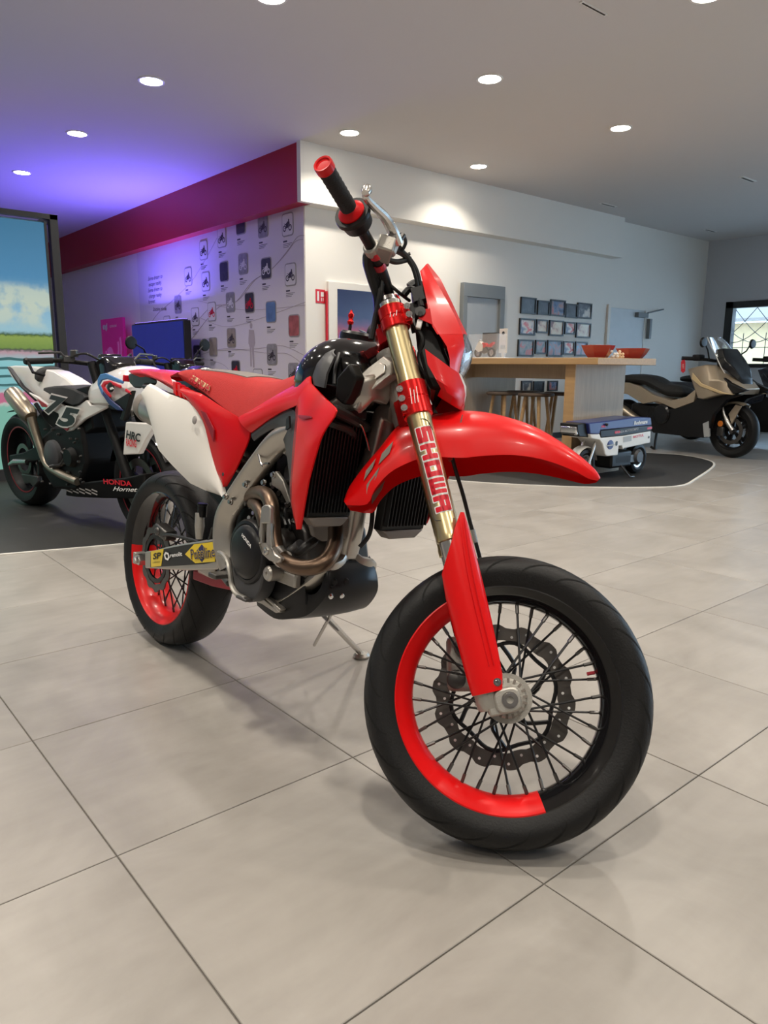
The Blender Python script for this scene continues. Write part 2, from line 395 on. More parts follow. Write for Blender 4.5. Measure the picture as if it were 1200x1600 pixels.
for k, (x, y, lab) in enumerate(((8.72, 5.88, 'dark ceiling slot vent nearest the bulkhead end'), (11.43, 5.87, 'dark ceiling slot vent farthest away near the wall corner'), (8.72, 4.10, 'dark ceiling slot vent at the right edge'), (4.03, 2.9, 'thin dark slot in the ceiling near the top edge'))):
    t = thing('ceiling_vent', lab, 'vent', (x, y, ZC), 'ceiling vents')
    ob('frame', Geo().b2((-.16, -.03, -.006), (.16, .03, 0)), 'lamp_ring', t); ob('slot', Geo().b2((-.14, -.012, -.008), (.14, .012, -.005)), 'black_frame', t)
    if k == 3: t.scale = (.8, .4, 1)
# ------------------------------------------------------------------ floor mats
def carpet(name, lab, pts, strip_from, strip_to):
    t = thing(name, lab, 'floor mat'); P = [V((x, y, 0)) for x, y in pts]
    ob('carpet', Geo().prism(P, (0, 0, .004)), 'dark_mat', t)
    g = Geo(); Q = crom(P[strip_from:strip_to], 60); L_ = []
    for i, p in enumerate(Q):
        a = Q[max(0, i - 1)]; b = Q[min(len(Q) - 1, i + 1)]; d = (b - a).normalized(); n = V((d.y, -d.x, 0))
        L_.append([p - n * .004 + V((0, 0, 0)), p - n * .004 + V((0, 0, .006)), p + n * .016 + V((0, 0, .006)), p + n * .016])
    g.loft(L_); ob('edge_strip', g, 'edge_strip', t)
sm = lambda pts, n: [(p.x, p.y) for p in crom([(x, y, 0) for x, y in pts], n)]
carpet('floor_mat', 'dark speckled floor mat with pale edge under the white race bike', sm([(-3.0, 5.25), (-1, 4.64), (.855, 4.095), (1.46, 3.925), (2.3, 3.75), (2.8, 4.1), (3.0, 5.0)], 40) + [(3.0, 11), (-3.0, 11)], 0, 40)
carpet('floor_mat', 'dark floor mat with rounded corner and pale edge under the oak bar', sm([(4.42, 4.8), (4.566, 4.386), (4.784, 3.998), (5.105, 3.583), (5.505, 3.235), (5.859, 3.08), (6.36, 3.2), (7.42, 3.555), (7.82, 3.855), (7.99, 4.24), (7.86, 4.57)], 60) + [(7.6, 6.3), (4.42, 6.3)], 0, 60)
# ================================================================== the red supermoto motorcycle
FR = Frame(1.02800, 2.39472, -1.5480, -0.10489)
L = FR.L
bike = thing('supermoto_motorcycle', 'red and white supermoto motorcycle with gold fork and half red, half black rims', 'motorcycle', mw=FR.M)
RAKE = math.radians(27); AX = V((-math.sin(RAKE), 0, math.cos(RAKE))); PP = V((math.cos(RAKE), 0, math.sin(RAKE)))
FA = V((1.47151, 0, .30038)); RA = V((0, 0, .30613)); PIV = FA - PP * .057; FB = FA - PP * .035
ST = Matrix.Translation(PIV) @ Matrix.Rotation(.77422, 4, AX) @ Matrix.Translation(-PIV); STI = ST.inverted()
st = lambda p: ST @ V(p)
SCAM = STI @ FR.c
def Sx(u, v, y):
    d = STI.to_3x3() @ (FR.I.to_3x3() @ ray(u, v)); return SCAM + d * ((y - SCAM.y) / d.y)
def P_(l): return [L(*q) for q in l]
def S_(l): return [Sx(*q) for q in l]
YM = V((0, -1, 0))
def pt(name, g, m, parent=bike, steer=False, **k):
    if steer: g.xf(st)
    return ob(name, g, m, parent, **k)
def both(name, g, m, parent=bike, steer=False, **k):
    h_ = g.flipped(); a = pt(name, g, m, parent, steer, **k); b = pt(name, h_, m, parent, steer, **k); return a, b
def tire_prof(R, w):
    s = R - .222
    half = [(.222, w * .74), (.222 + s * .12, w * .84), (.222 + s * .36, w * .97), (.222 + s * .56, w), (.222 + s * .74, w * .90), (.222 + s * .88, w * .70), (.222 + s * .97, w * .38), (R, 0)]
    return half + [(r, -h_) for r, h_ in reversed(half[:-1])]
def prof_at(prof, f):
    k = f * (len(prof) - 1); i = min(int(k), len(prof) - 2); a, b = prof[i], prof[i + 1]; t = k - i; return lerp(a[0], b[0], t), lerp(a[1], b[1], t)
def wheel(pre, c, R, w, rw, red0, steer, spk_n, hub_w):
    T = ST if steer else Matrix()
    prof = tire_prof(R, w); pr_ = []
    cp = crom([(r, h_, 0) for r, h_ in prof], 34); prof = [(p.x, p.y) for p in cp]
    ti = pt(pre + '_tire', Geo().lathe(prof, c, (0, 1, 0), 96), 'rubber', steer=steer)
    gr = Geo()                                                     # sickle grooves cut around the tread
    for k in range(22):
        for s in (0, 1):
            a0 = 2 * math.pi * (k + .5 * s) / 22; pts = []
            for q in range(9):
                t = q / 8; f = (.17 + .27 * t) if s == 0 else (.83 - .27 * t); r, h_ = prof_at(prof, f); an = a0 + .40 * t ** 1.6 - .1
                pts.append((an, r, h_))
            A = []; B = []
            for q, (an, r, h_) in enumerate(pts):
                wd = .0036 * math.sin(math.pi * (q + .6) / 9.2) / r + .0007
                d = lambda x: c + V((math.cos(x), 0, -math.sin(x))) * (r + .0007) + V((0, h_ * 1.010, 0)); A.append(d(an - wd)); B.append(d(an + wd))
            n0 = len(gr.v); gr.add(A + B, [(i, i + 1, i + 10, i + 9) for i in range(8)])
    pt('tread_groove', gr, 'groove', ti, steer, fix=False)
    h_ = rw
    rp = [(.234, -h_ - .002), (.228, -h_ - .004), (.221, -h_ + .003), (.214, -h_ + .008), (.206, -h_ * .62), (.199, -h_ * .42), (.1955, -.004), (.1955, .004), (.199, h_ * .42), (.206, h_ * .62), (.214, h_ - .008), (.221, h_ - .003), (.228, h_ + .004), (.234, h_ + .002),
          (.229, h_ - .004), (.217, h_ * .62), (.205, h_ * .42), (.203, 0), (.205, -h_ * .42), (.217, -h_ * .62), (.229, -h_ + .004)]
    rim = pt(pre + '_rim', Geo().lathe(rp, c, (0, 1, 0), 48, red0 + math.pi, red0 + 2 * math.pi, closed_prof=True), 'black_gloss', steer=steer, sm=50)
    rr = pt('red_rim_half', Geo().lathe(rp, c, (0, 1, 0), 48, red0, red0 + math.pi, closed_prof=True), 'red_orange_plastic', rim, steer, sm=50)
    hub = pt(pre + '_hub', Geo().lathe([(.014, -hub_w), (.020, -hub_w), (.036, -hub_w + .008), (.038, -hub_w + .014), (.024, -hub_w + .022), (.021, 0), (.024, hub_w - .022), (.038, hub_w - .014), (.036, hub_w - .008), (.020, hub_w), (.014, hub_w)], c, (0, 1, 0), 32), 'black_satin', steer=steer)
    proto = None; npl = None
    for k in range(spk_n):
        sd = 1 if k % 2 else -1; x = 1 if (k // 2) % 2 else -1; ar = 2 * math.pi * (k + .5) / spk_n; ah = ar + x * math.radians(52)
        a = c + V((math.cos(ah), 0, -math.sin(ah))) * .034 + V((0, sd * (hub_w - .011), 0)); b = c + V((math.cos(ar), 0, -math.sin(ar))) * .1965 + V((0, sd * .006, 0))
        d = b - a; ln = d.length
        if proto is None:
            g = Geo().tube([(0, 0, 0), (0, 0, ln)], .0026, 6); proto = ob('spoke', g, 'black_satin', hub); o = proto
            npl = ob('nipple', Geo().tube([(0, 0, ln - .020), (0, 0, ln - .001)], .0040, 6), 'dark_steel', hub); o2 = npl
        else: o = inst(proto, hub); o2 = inst(npl, hub)
        mw = T @ (Matrix.Translation(a) @ d.to_track_quat('Z', 'Y').to_matrix().to_4x4()); o.matrix_local = mw; o2.matrix_local = mw
    return ti, rim, hub
def wave_disc(c, y, r0, r1, n, amp, th=.0045, holes=True):
    g = Geo(); N = n * 10; top = []; 
    for s in (-1, 1):
        for ring in (0, 1):
            for i in range(N):
                a = 2 * math.pi * i / N; r = (r1 + amp * math.tanh(2.2 * math.sin(n * a)) ) if ring else r0 + (amp * .5 * math.tanh(2 * math.sin(n * a + 1.2)))
                top.append(c + V((r * math.cos(a), y + s * th / 2, r * math.sin(a))))
    f = []
    for i in range(N):
        j = (i + 1) % N; f += [(i, j, N + j, N + i), (2 * N + i, 3 * N + i, 3 * N + j, 2 * N + j), (N + i, N + j, 3 * N + j, 3 * N + i), (i, 2 * N + i, 2 * N + j, j)]
    return g.add(top, f)
wheel('front', FA, .30038, .060, .047, math.radians(58.5), True, 36, .055)
wheel('rear', RA, .30613, .078, .062, math.radians(2), False, 36, .060)
# front brake disc (left side), its carrier and caliper
di = pt('front_brake_disc', wave_disc(FA, .068, .119, .152, 14, .0045), 'disc_steel', steer=True)
g = Geo()
for k in range(28):
    a = 2 * math.pi * (k + .3) / 28; r = .129 if k % 2 else .143
    g.lathe([(0, -.0028), (.0032, -.0028), (.0032, .0028), (0, .0028)], FA + V((r * math.cos(a), .068, r * math.sin(a))), (0, 1, 0), 8)
pt('disc_hole', g, 'white_print', di, True)['kind'] = 'stuff'
g = Geo(); ring = [FA + V((.112 * math.cos(2 * math.pi * i / 60) * (1 - .05 * math.cos(6 * 2 * math.pi * i / 60)), .064, .112 * math.sin(2 * math.pi * i / 60) * (1 - .05 * math.cos(6 * 2 * math.pi * i / 60)))) for i in range(60)]
g.tube(ring, .0045, 6, closed=True)
for k in range(6):
    a = 2 * math.pi * k / 6 + .3; d = V((math.cos(a), 0, math.sin(a))); e = V((math.cos(a + .5), 0, math.sin(a + .5)))
    g.tube([FA + V((0, .06, 0)) + d * .034, FA + V((0, .062, 0)) + (d * .06 + e * .012), FA + V((0, .064, 0)) + e * .114], .0048, 6, smooth=8)
pt('disc_carrier', g, 'black_satin', di, True)
ca = pt('front_brake_caliper', Geo().box(FA + V((-.105, .078, .045)), (.065, .062, .12), Matrix.Rotation(-.25, 3, 'Y')), 'cast_aluminium', steer=True, bevel=.012)
g = Geo()
for dz in (-.035, .035): g.lathe([(0, 0), (.021, 0), (.021, -.010), (.016, -.013), (0, -.013)], FA + V((-.108, .047, .045 + dz)), (0, 1, 0), 16)
pt('caliper_piston_cover', g, 'dark_steel', ca, True)
pt('caliper_bracket', Geo().bar(FA + V((-.03, .09, .01)), FA + V((-.1, .09, .05)), .012, .05, (0, 0, 1)), 'dark_steel', ca, True, bevel=.004)
g = Geo().tube(S_([(706, 712, .05), (712, 735, .06), (724, 775, .07), (735, 818, .075), (744, 850, .08), (752, 890, .09), (748, 960, .1)]), .0048, 8, smooth=40)
hs = pt('front_brake_hose', g, 'hose_black', steer=True)
pt('hose_fitting', Geo().tube(S_([(738, 828, .077), (743, 848, .08)]), .0066, 10), 'steel', hs, True)
pt('hose_clip', Geo().lathe([(0, -.004), (.006, -.004), (.006, .004), (0, .004)], Sx(703, 717, .04), (0, 1, 0), 14), 'steel', hs, True)
GLY = {'S': [(0, 0, 1, 'b'), (0, 0, 1, 'm'), (0, 0, 1, 't'), ('L', .5, 1), ('R', 0, .5)], 'H': [('L', 0, 1), ('R', 0, 1), (0, 0, 1, 'm')], 'O': [('L', 0, 1), ('R', 0, 1), (0, 0, 1, 'b'), (0, 0, 1, 't')], 'W': [('L', 0, 1), ('R', 0, 1), ('C', 0, 1), (0, 0, 1, 'b')], 'A': [('L', 0, 1), ('R', 0, 1), (0, 0, 1, 't'), (0, 0, 1, 'm')]}
def block_word(word, w, h_, s, gap, ex):
    """heavy squarish capitals, laid out around the origin"""
    g = Geo(); n = len(word); x = -(n * w + (n - 1) * gap) / 2
    for c in word:
        st_ = s * (.82 if c == 'W' else 1)
        def q(x0, y0, x1, y1, k=[0]):
            c_ = .0016; x0 -= ex; y0 -= ex; x1 += ex; y1 += ex
            g.add([(x0 + c_, y0, 0), (x1 - c_, y0, 0), (x1, y0 + c_, 0), (x1, y1 - c_, 0), (x1 - c_, y1, 0), (x0 + c_, y1, 0), (x0, y1 - c_, 0), (x0, y0 + c_, 0)], [tuple(range(8))])
        for t in GLY[c]:
            if t[0] == 'L': q(x, -h_ / 2 + h_ * t[1], x + st_, -h_ / 2 + h_ * t[2])
            elif t[0] == 'R': q(x + w - st_, -h_ / 2 + h_ * t[1], x + w, -h_ / 2 + h_ * t[2])
            elif t[0] == 'C': q(x + w / 2 - st_ / 2, -h_ / 2, x + w / 2 + st_ / 2, h_ / 2)
            else:
                v = {'b': -h_ / 2, 't': h_ / 2 - s, 'm': -s / 2}[t[3]]; q(x, v, x + w, v + s * (.9 if t[3] == 'm' else 1))
        x += w + gap
    return g
# ---------------------------------------------------------------- fork
def fork(sgn):
    base = FB + V((0, .1 * sgn, 0)); at = lambda t, pp=0, y=0: base + AX * t + PP * pp + V((0, y * sgn, 0))
    up = pt('fork_upper_tube', Geo().lathe([(.0245, .335), (.0275, .337), (.0275, .352), (.0262, .356), (.0262, .60), (.0272, .62), (.0272, .70), (.0258, .72), (.0258, .885)], base, AX, 32), 'gold_fork', steer=True)
    pt('fork_cap', Geo().lathe([(.026, .885), (.026, .893), (.022, .898), (.019, .898), (.018, .909), (.010, .909), (.009, .904), (0, .904)], base, AX, 24), 'steel', steer=True)
    pt('fork_lower_tube', Geo().lathe([(.0235, .03), (.0235, .336)], base, AX, 28), 'steel', steer=True)
    lug = pt('axle_lug', Geo().lathe([(0, -.012), (.026, -.012), (.030, -.006), (.030, .028), (.033, .032), (.033, .062), (.0235, .066)], base, AX, 28), 'cast_aluminium', steer=True)
    g = Geo(); ys = sorted((.1 * sgn + sgn * .034, .1 * sgn - sgn * .030)); out = []
    for a in range(24):
        an = 2 * math.pi * a / 24; q = lambda c: math.copysign(abs(c) ** .62, c); out.append(FA + PP * (.026 * q(math.cos(an)) - .004) + AX * (.024 * q(math.sin(an))) + V((0, ys[0], 0)))
    g.prism(out, (0, ys[1] - ys[0], 0)); g.prism([FB + AX * z + PP * x + V((0, ys[0] + .006, 0)) for x, z in ((-.01, -.024), (.035, -.024), (.035, .018), (-.01, .024))], (0, ys[1] - ys[0] - .012, 0))
    pt('axle_clamp', g, 'cast_aluminium', lug, True, bevel=.004)
    pt('axle_end', Geo().lathe([(.007, 0), (.007, .006), (.013, .006), (.013, .002), (.016, .002), (.016, 0)], FA + V((0, .134 * sgn, 0)), (0, sgn, 0), 20), 'steel', lug, True)
    # guard
    T_ = [.022, .05, .10, .16, .22, .27, .30, .33, .36, .385]; a_ = [-.034, -.036, -.037, -.038, -.038, -.034, -.016, .002, .018, .034]; b_ = [.026, .034, .038, .041, .043, .044, .044, .044, .044, .042]
    rows = []
    for t, a, b in zip(T_, a_, b_):
        row = []
        for k in range(15):
            s = k / 14; pp = lerp(a, b, s); q = (pp - .003) / .043; y = .038 * math.sqrt(max(.02, 1 - min(.98, q * q * .96))) ; row.append(at(t, pp, y))
        rows.append(row)
    gu = pt('fork_guard', Geo().skin(rows, (0, sgn, 0), .003), 'red_orange_plastic', steer=True, sm=50)
    pt('guard_bolt', Geo().lathe([(0, .004), (.0035, .004), (.0045, .001), (.008, .001), (.008, -.004)], at(.038, .020, .036), (0, sgn, 0), 14), 'chrome', gu, True)
    g = Geo()
    for pp in (.012, .022): g.tube([at(.07, pp, .0375), at(.25, pp + .004, .0375), at(.37, pp + .016, .030)], .0012, 5, smooth=12)
    pt('guard_rib', g, 'red_plastic', gu, True)
    # showa print wrapped around the tube
    cyl = lambda s, y, r=.0267: base + AX * s + (V((0, sgn, 0)) * math.cos(y / r) + PP * math.sin(y / r)) * r
    for m_, ex, r in (('white_print', .0024, .02665), ('red_print', 0, .0270)):
        g = block_word('SHOWA', .034, .036, .0108, .0045, ex); g = slice_geo(g, .003)
        if sgn < 0: g.xf(lambda p: cyl(.490 - p.x, p.y + .003, r))
        else: g.xf(lambda p: cyl(.490 + p.x, p.y, r))
        pt('fork_lettering', g, m_, up, True, fix=False)
    g = Geo(); e = .02685
    g.tube([cyl(.604, -.028, e), cyl(.602, .004, e), cyl(.596, .017, e), cyl(.575, .024, e)], .0008, 4, smooth=24); g.tube([cyl(.43, -.030, e), cyl(.388, -.026, e), cyl(.379, -.012, e), cyl(.377, .022, e)], .0008, 4, smooth=24)
    pt('decal_line', g, 'black_print', up, True)
for s in (-1, 1): fork(s)
hubring = Geo().lathe([(.040, -.006), (.050, -.006), (.050, .004), (.040, .004), (.036, .010), (.020, .012)], FA + V((0, -.062, 0)), (0, -1, 0), 40)
hr = pt('speed_sensor_ring', hubring, 'cast_aluminium', steer=True)
g = Geo()
for k in range(18):
    a = 2 * math.pi * k / 18; d = V((math.cos(a), 0, math.sin(a))); g.bar(FA + V((0, -.070, 0)) + d * .031, FA + V((0, -.070, 0)) + d * .040, .005, .006, (0, 1, 0))
pt('ring_tooth', g, 'brown_grey', hr, True)
pt('valve_stem', Geo().tube([FA + V((.17, 0, .095)), FA + V((.155, 0, .088))], .004, 8), 'pink_anodized', steer=True)
# triple clamps
def clamp(name, t0, t1, depth, r, lab):
    g = Geo()
    for s in (-1, 1): g.lathe([(.026, t0), (r, t0), (r, (t0 + t1) / 2 - .001), (r - .0015, (t0 + t1) / 2 - .001), (r - .0015, (t0 + t1) / 2 + .001), (r, (t0 + t1) / 2 + .001), (r, t1), (.026, t1)], FB + V((0, .1 * s, 0)), AX, 32)
    c0 = FB - PP * .022
    out = [FB + AX * (t0 + .006) + PP * x + V((0, y, 0)) for x, y in ((.006, .078), (-.045, .035), (-.05, 0), (-.045, -.035), (.006, -.078), (.022, -.06), (.004, 0), (.022, .06))]
    g.prism(out, AX * (t1 - t0 - .012))
    o = pt(name, g, 'red_anodized', steer=True, bevel=.002); o['label'] = lab; return o
tc = clamp('upper_triple_clamp', .828, .880, 0, .0315, 'red anodized upper fork clamp')
bc = clamp('lower_triple_clamp', .618, .694, 0, .0325, 'red anodized lower fork clamp')
for par, ts, sg in ((tc, (.842, .862), 1), (bc, (.634, .656, .678), -1)):
    for s in (-1, 1):
        e = Geo()
        for t in ts:
            c = FB + V((0, .1 * s, 0)) + AX * t + PP * (.034 if sg > 0 else -.026) + V((0, .024 * s, 0)); 
            e.lathe([(0, .012), (.0038, .012), (.0045, .009), (.0075, .009), (.0075, -.016), (0, -.016)], c, (0, s, 0), 12)
        pt('clamp_bolt', e, 'chrome', par, True)
        g = Geo(); c = FB + V((0, .1 * s, 0)) + PP * (.030 if sg > 0 else -.024) + V((0, .012 * s, 0)); g.bar(c + AX * (ts[0] - .011), c + AX * (ts[-1] + .011), .018, .026, (0, 1, 0)); pt('pinch_boss', g, 'red_anodized', par, True, bevel=.003)
        r = Geo()
        for k in range(3): r.bar(FB + V((0, .1 * s + .0325 * s, 0)) + AX * (ts[0] + .004) + PP * (-.008 + k * .007), FB + V((0, .1 * s + .0325 * s, 0)) + AX * (ts[-1] - .004 - .006 * (k % 2)) + PP * (-.004 + k * .007), .0016, .0008, (0, 1, 0))
        pt('engraved_logo', r, 'white_print', par, True)
# ---------------------------------------------------------------- handlebar
bp_ = [(.908, -.4, 1.183), (.946, -.29, 1.172), (.985, -.19, 1.155), (1.008, -.12, 1.135), (1.026, -.065, 1.108), (1.03, 0, 1.104)]
bpath = [V(p) for p in bp_] + [V((x, -y, z)) for x, y, z in reversed(bp_[:-1])]
hb = pt('handlebar', Geo().tube(bpath, .0125, 12, smooth=80), 'black_satin', steer=True)
g = Geo()
for s in (-1, 1): g.lathe([(.0126, -.02), (.021, -.02), (.021, .02), (.0126, .02)], (1.029, s * .048, 1.105), (0, 1, 0), 20); g.box((1.024, s * .048, 1.075), (.03, .036, .06))
pt('bar_clamp', g, 'red_anodized', hb, True, bevel=.003)
g = Geo()
for t0 in (.135, .165, .2): 
    a = V((1.003, -t0 + .0, 1.140)).lerp(V((.985, -.19, 1.155)), (t0 - .12) / .07); g.lathe([(.0127, -.008), (.0145, -.008), (.0145, .008), (.0127, .008)], a, (-.25, -.9, .2), 16)
g.mirror(); pt('bar_band', g, 'pink_anodized', hb, True)
gd = (V(bp_[0]) - V(bp_[1])).normalized()
for s in (-1, 1):
    mY = (lambda p: V((p.x, p.y if s < 0 else -p.y, p.z)))
    e = V(bp_[0]); i_ = V(bp_[1])
    R_ = [(.0128, 0), (.0165, .004)] + [(.0165 if k % 2 else .0175, .004 + .0062 * k) for k in range(1, 18)] + [(.0170, .116)]
    gp = pt('grip', Geo().lathe(R_, i_, gd, 24).xf(mY), 'grip_rubber', hb, True)
    pt('grip_end_cap', Geo().lathe([(.0172, .110), (.0190, .112), (.0195, .124), (.0185, .1285), (.0150, .1275), (.0135, .125), (0, .1255)], i_, gd, 28).xf(mY), 'red_plastic', hb, True)
    pt('grip_flange', Geo().lathe([(.016, .010), (.022, .006), (.0285, -.001), (.0285, -.005), (.014, -.005)], i_, gd, 28).xf(mY), 'red_plastic', hb, True)
    pt('throttle_housing', Geo().lathe([(.014, -.004), (.0375, -.004), (.0385, -.008), (.0385, -.014), (.034, -.019), (.031, -.040), (.024, -.048), (.013, -.05)], i_, gd, 28).xf(mY), 'black_plastic', hb, True)
    c = V(bp_[2]); mc = Geo().box(c + V((.026, .0, .004)), (.036, .062, .034), Matrix.Rotation(.25, 3, 'Z')).lathe([(0, .03), (.017, .03), (.019, .02), (.019, -.01), (0, -.012)], c + V((.03, .018, .016)), (.1, 0, 1), 18)
    mc.lathe([(.0126, -.012), (.019, -.012), (.019, .012), (.0126, .012)], c, gd, 18)
    m_ = pt('brake_master_cylinder' if s < 0 else 'clutch_perch', mc.xf(mY), 'cast_aluminium', hb, True, bevel=.004)
    lv = Geo().tube([Sx(622, 380, -.175), Sx(612, 358, -.21), Sx(600, 338, -.245), Sx(584, 322, -.30), Sx(573, 310, -.335), Sx(571, 302, -.345)], [.011, .0125, .0105, .0085, .0072, .0066], 10, smooth=30)
    e2 = Sx(573, 297, -.35); lv.lathe([(0, -.012), (.008, -.010), (.0108, 0), (.008, .009), (0, .012)], e2, (0, .3, 1), 14)
    pt('brake_lever' if s < 0 else 'clutch_lever', lv.xf(mY), 'steel', hb, True)
g = Geo().tube(S_([(603, 386, -.17), (622, 392, -.14), (636, 402, -.12), (649, 422, -.10), (655, 448, -.08), (654, 478, -.06), (660, 510, -.04)]), .0075, 8, smooth=30)
g.tube(S_([(586, 388, -.18), (598, 400, -.16), (616, 409, -.14), (632, 407, -.12), (641, 404, -.11)]), .0062, 8, smooth=24)
g.tube(S_([(618, 378, -.16), (632, 396, -.13), (644, 416, -.11), (652, 446, -.09), (650, 470, -.06)]), .0045, 8, smooth=24)
g.tube(S_([(590, 420, -.13), (602, 438, -.11), (622, 456, -.09), (640, 470, -.05)]), .004, 8, smooth=24)
pt('control_cable', g, 'hose_black', hb, True)
g = Geo().tube(S_([(577, 397, -.175), (578, 412, -.15), (584, 436, -.12), (590, 458, -.1), (592, 480, -.09), (590, 505, -.07)]), [.014, .0165, .015, .013, .012, .012], 10, smooth=24)
pt('throttle_cable', g, 'black_plastic', hb, True)
g = Geo().tube(S_([(584, 402, -.165), (592, 425, -.135), (600, 448, -.10), (612, 470, -.07)]), .006, 8, smooth=20).tube(S_([(590, 398, -.15), (596, 430, -.12), (594, 462, -.11), (586, 500, -.09), (580, 530, -.08)]), .007, 8, smooth=20)
g.tube(S_([(606, 372, -.19), (626, 366, -.17), (634, 378, -.15), (628, 392, -.14)]), .004, 6, smooth=16); pt('switch_cable', g, 'hose_black', hb, True)
pt('kill_switch', Geo().box(Sx(583, 400, -.16), (.034, .03, .034)).box(Sx(598, 404, -.15), (.03, .03, .022)), 'black_plastic', hb, True, bevel=.004)
pt('lever_adjuster', Geo().lathe([(0, .012), (.008, .012), (.010, .004), (.010, -.012), (0, -.014)], Sx(612, 372, -.2), (.3, -1, .1), 12).lathe([(0, .01), (.006, .01), (.006, -.01), (0, -.01)], Sx(627, 372, -.175), (.3, 0, 1), 10), 'dark_steel', hb, True)
g = Geo().box(Sx(654, 470, -.06), (.026, .07, .034), Matrix.Rotation(-.5, 3, 'Y')).box(Sx(650, 496, -.05), (.034, .07, .040), Matrix.Rotation(-.5, 3, 'Y')).tube(S_([(630, 462, -.08), (640, 452, -.08), (652, 458, -.085), (658, 480, -.09)]), .008, 8, smooth=14); pt('instrument_bracket', g, 'black_plastic', bike, True, bevel=.006)
pt('hose_tie', Geo().tube(S_([(633, 399, -.12), (641, 396, -.12)]), .004, 6), 'hose_black', hb, True)
pt('master_bolt', Geo().lathe([(0, .006), (.007, .006), (.008, 0), (.008, -.02), (0, -.02)], Sx(577, 394, -.19), (-.1, -.6, -.2), 12), 'chrome', hb, True)
# ---------------------------------------------------------------- headlight mask
def row3(e, ey, c, cy, m_): return (Sx(*e, ey), Sx(*c, cy), Sx(*m_, 0))
mrows = [row3((659, 423), -.045, (667, 414), -.03, (669, 411.5)), row3((664, 445), -.075, (682, 441), -.048, (689, 437)), row3((671, 478), -.09, (700, 473), -.056, (706, 472)), row3((675, 504), -.095, (714, 499), -.058, (719, 500)), row3((686, 522), -.095, (723, 522), -.055, (730, 523))]
grid = []
for e, c, m_ in mrows:
    fl = lambda p: V((p.x, -p.y, p.z)); half = [e, e.lerp(c, .5), c, c.lerp(m_, .5), m_]; grid.append(half + [fl(p) for p in reversed(half[:-1])])
mask = pt('headlight_mask', Geo().skin(grid, PP, .004), 'red_orange_plastic', steer=True, sm=28)
ch = Geo().skin([S_([(686, 522, -.095), (704, 522, -.075), (723, 522, -.055)]), S_([(698, 541, -.092), (712, 541, -.073), (726, 541, -.054)]), S_([(702.6, 560, -.088), (711, 561, -.07), (721, 562, -.05)]), S_([(703, 574, -.085), (710, 578, -.067), (717, 583, -.048)])], YM, .004)
both('mask_cheek', ch, 'red_orange_plastic', mask, True, sm=50)
wg = Geo().skin([S_([(664, 545, -.115), (676, 554, -.108), (690, 564, -.098), (703, 574, -.087), (717, 583, -.048)]), S_([(668, 569, -.115), (681, 578, -.112), (695, 588, -.10), (709, 598, -.082), (725, 603, -.044)]), S_([(681, 592, -.112), (692, 599, -.108), (703, 606, -.098), (714, 613, -.08), (727, 616, -.040)]), S_([(689, 607, -.10), (698, 613, -.098), (707, 619, -.09), (715, 625, -.072), (725, 628, -.036)]), S_([(684, 618, -.085), (694, 625, -.082), (704, 631, -.075), (712, 636, -.06), (720, 640, -.03)])], YM, .004)
both('mask_wing', wg, 'red_plastic', mask, True, sm=30)
R2 = [S_([(717, 583, -.048), (721, 586, 0)]), S_([(725, 603, -.044), (728.5, 606, 0)]), S_([(726, 618, -.040), (728, 620, 0)]), S_([(724, 623, -.038), (725.5, 624, 0)])]
pt('white_strip', Geo().skin([[a, a.lerp(b, .6) + PP * .002, b, V((a.x, -a.y * .6, a.z)).lerp(b, .2), V((a.x, -a.y, a.z))] for a, b in R2], PP, .004), 'white_plastic', mask, True)
R3 = [S_([(723, 622, -.038), (726, 624, 0)]), S_([(724, 632, -.034), (726, 633, 0)]), S_([(720, 640, -.03), (722, 640, 0)])]
pt('mask_chin', Geo().skin([[a, b, V((a.x, -a.y, a.z))] for a, b in R3], PP, .004), 'red_plastic', mask, True)
lr = []
for c, cy, m_ in (((723, 523), -.052, (730, 525)), ((725.5, 540), -.05, (738.5, 544)), ((721, 560), -.046, (740, 556)), ((718, 576), -.043, (735, 573)), ((719, 586), -.034, (722, 591))):
    a = Sx(*c, cy); b = Sx(*m_, 0); q = []
    for k in range(9):
        s = -1 + k / 4; q.append(V((lerp(b.x, a.x, s * s), a.y * -s, lerp(b.z, a.z, s * s))))
    lr.append(q)
hl = pt('headlight_lens', Geo().skin(lr, PP, .003), 'clear_lens', steer=True, sub=1)
rf = Geo().lathe([(.004, -.040), (.02, -.032), (.034, -.012), (.040, .004), (.042, .004), (.036, -.014), (.0, -.045)], Sx(719, 556, 0), PP + V((0, 0, -.15)), 28)
pt('reflector', rf, 'chrome', hl, True)
bk = Geo().loft([[Sx(a, b, y) for y in (-.07, .07)] + [Sx(c, d, y) for y in (.07, -.07)] for a, b, c, d in ((662, 470, 650, 478), (672, 500, 648, 510), (690, 530, 652, 545), (705, 570, 662, 585), (712, 605, 672, 610))])
pt('headlight_housing', bk, 'black_plastic', steer=True, bevel=.01)
g = Geo()
for y in (-.06, -.02, .03): g.tube(S_([(652, 462, y), (646, 500, y - .02), (660, 530, y - .015), (655, 560, y), (668, 590, y)]), .006, 7, smooth=20)
g.lathe([(0, .012), (.012, .012), (.013, 0), (.013, -.02), (0, -.02)], Sx(657, 490, -.09), (0, -1, 0), 16); g.tube(S_([(640, 450, -.05), (650, 444, -.05), (660, 452, -.05), (664, 470, -.05)]), .012, 8, smooth=14)
pt('wiring', g, 'hose_black', steer=True)
pt('mask_strap', Geo().skin([S_([(655, 484, -.098), (672, 482, -.1)]), S_([(654, 497, -.098), (676, 507, -.1)])], YM, .003), 'red_plastic', mask, True)
g = Geo().lathe([(0, .004), (.006, .004), (.007, -.006), (0, -.006)], Sx(657, 491, -.100), (0, -1, 0), 12); pt('strap_button', g, 'black_plastic', mask, True)
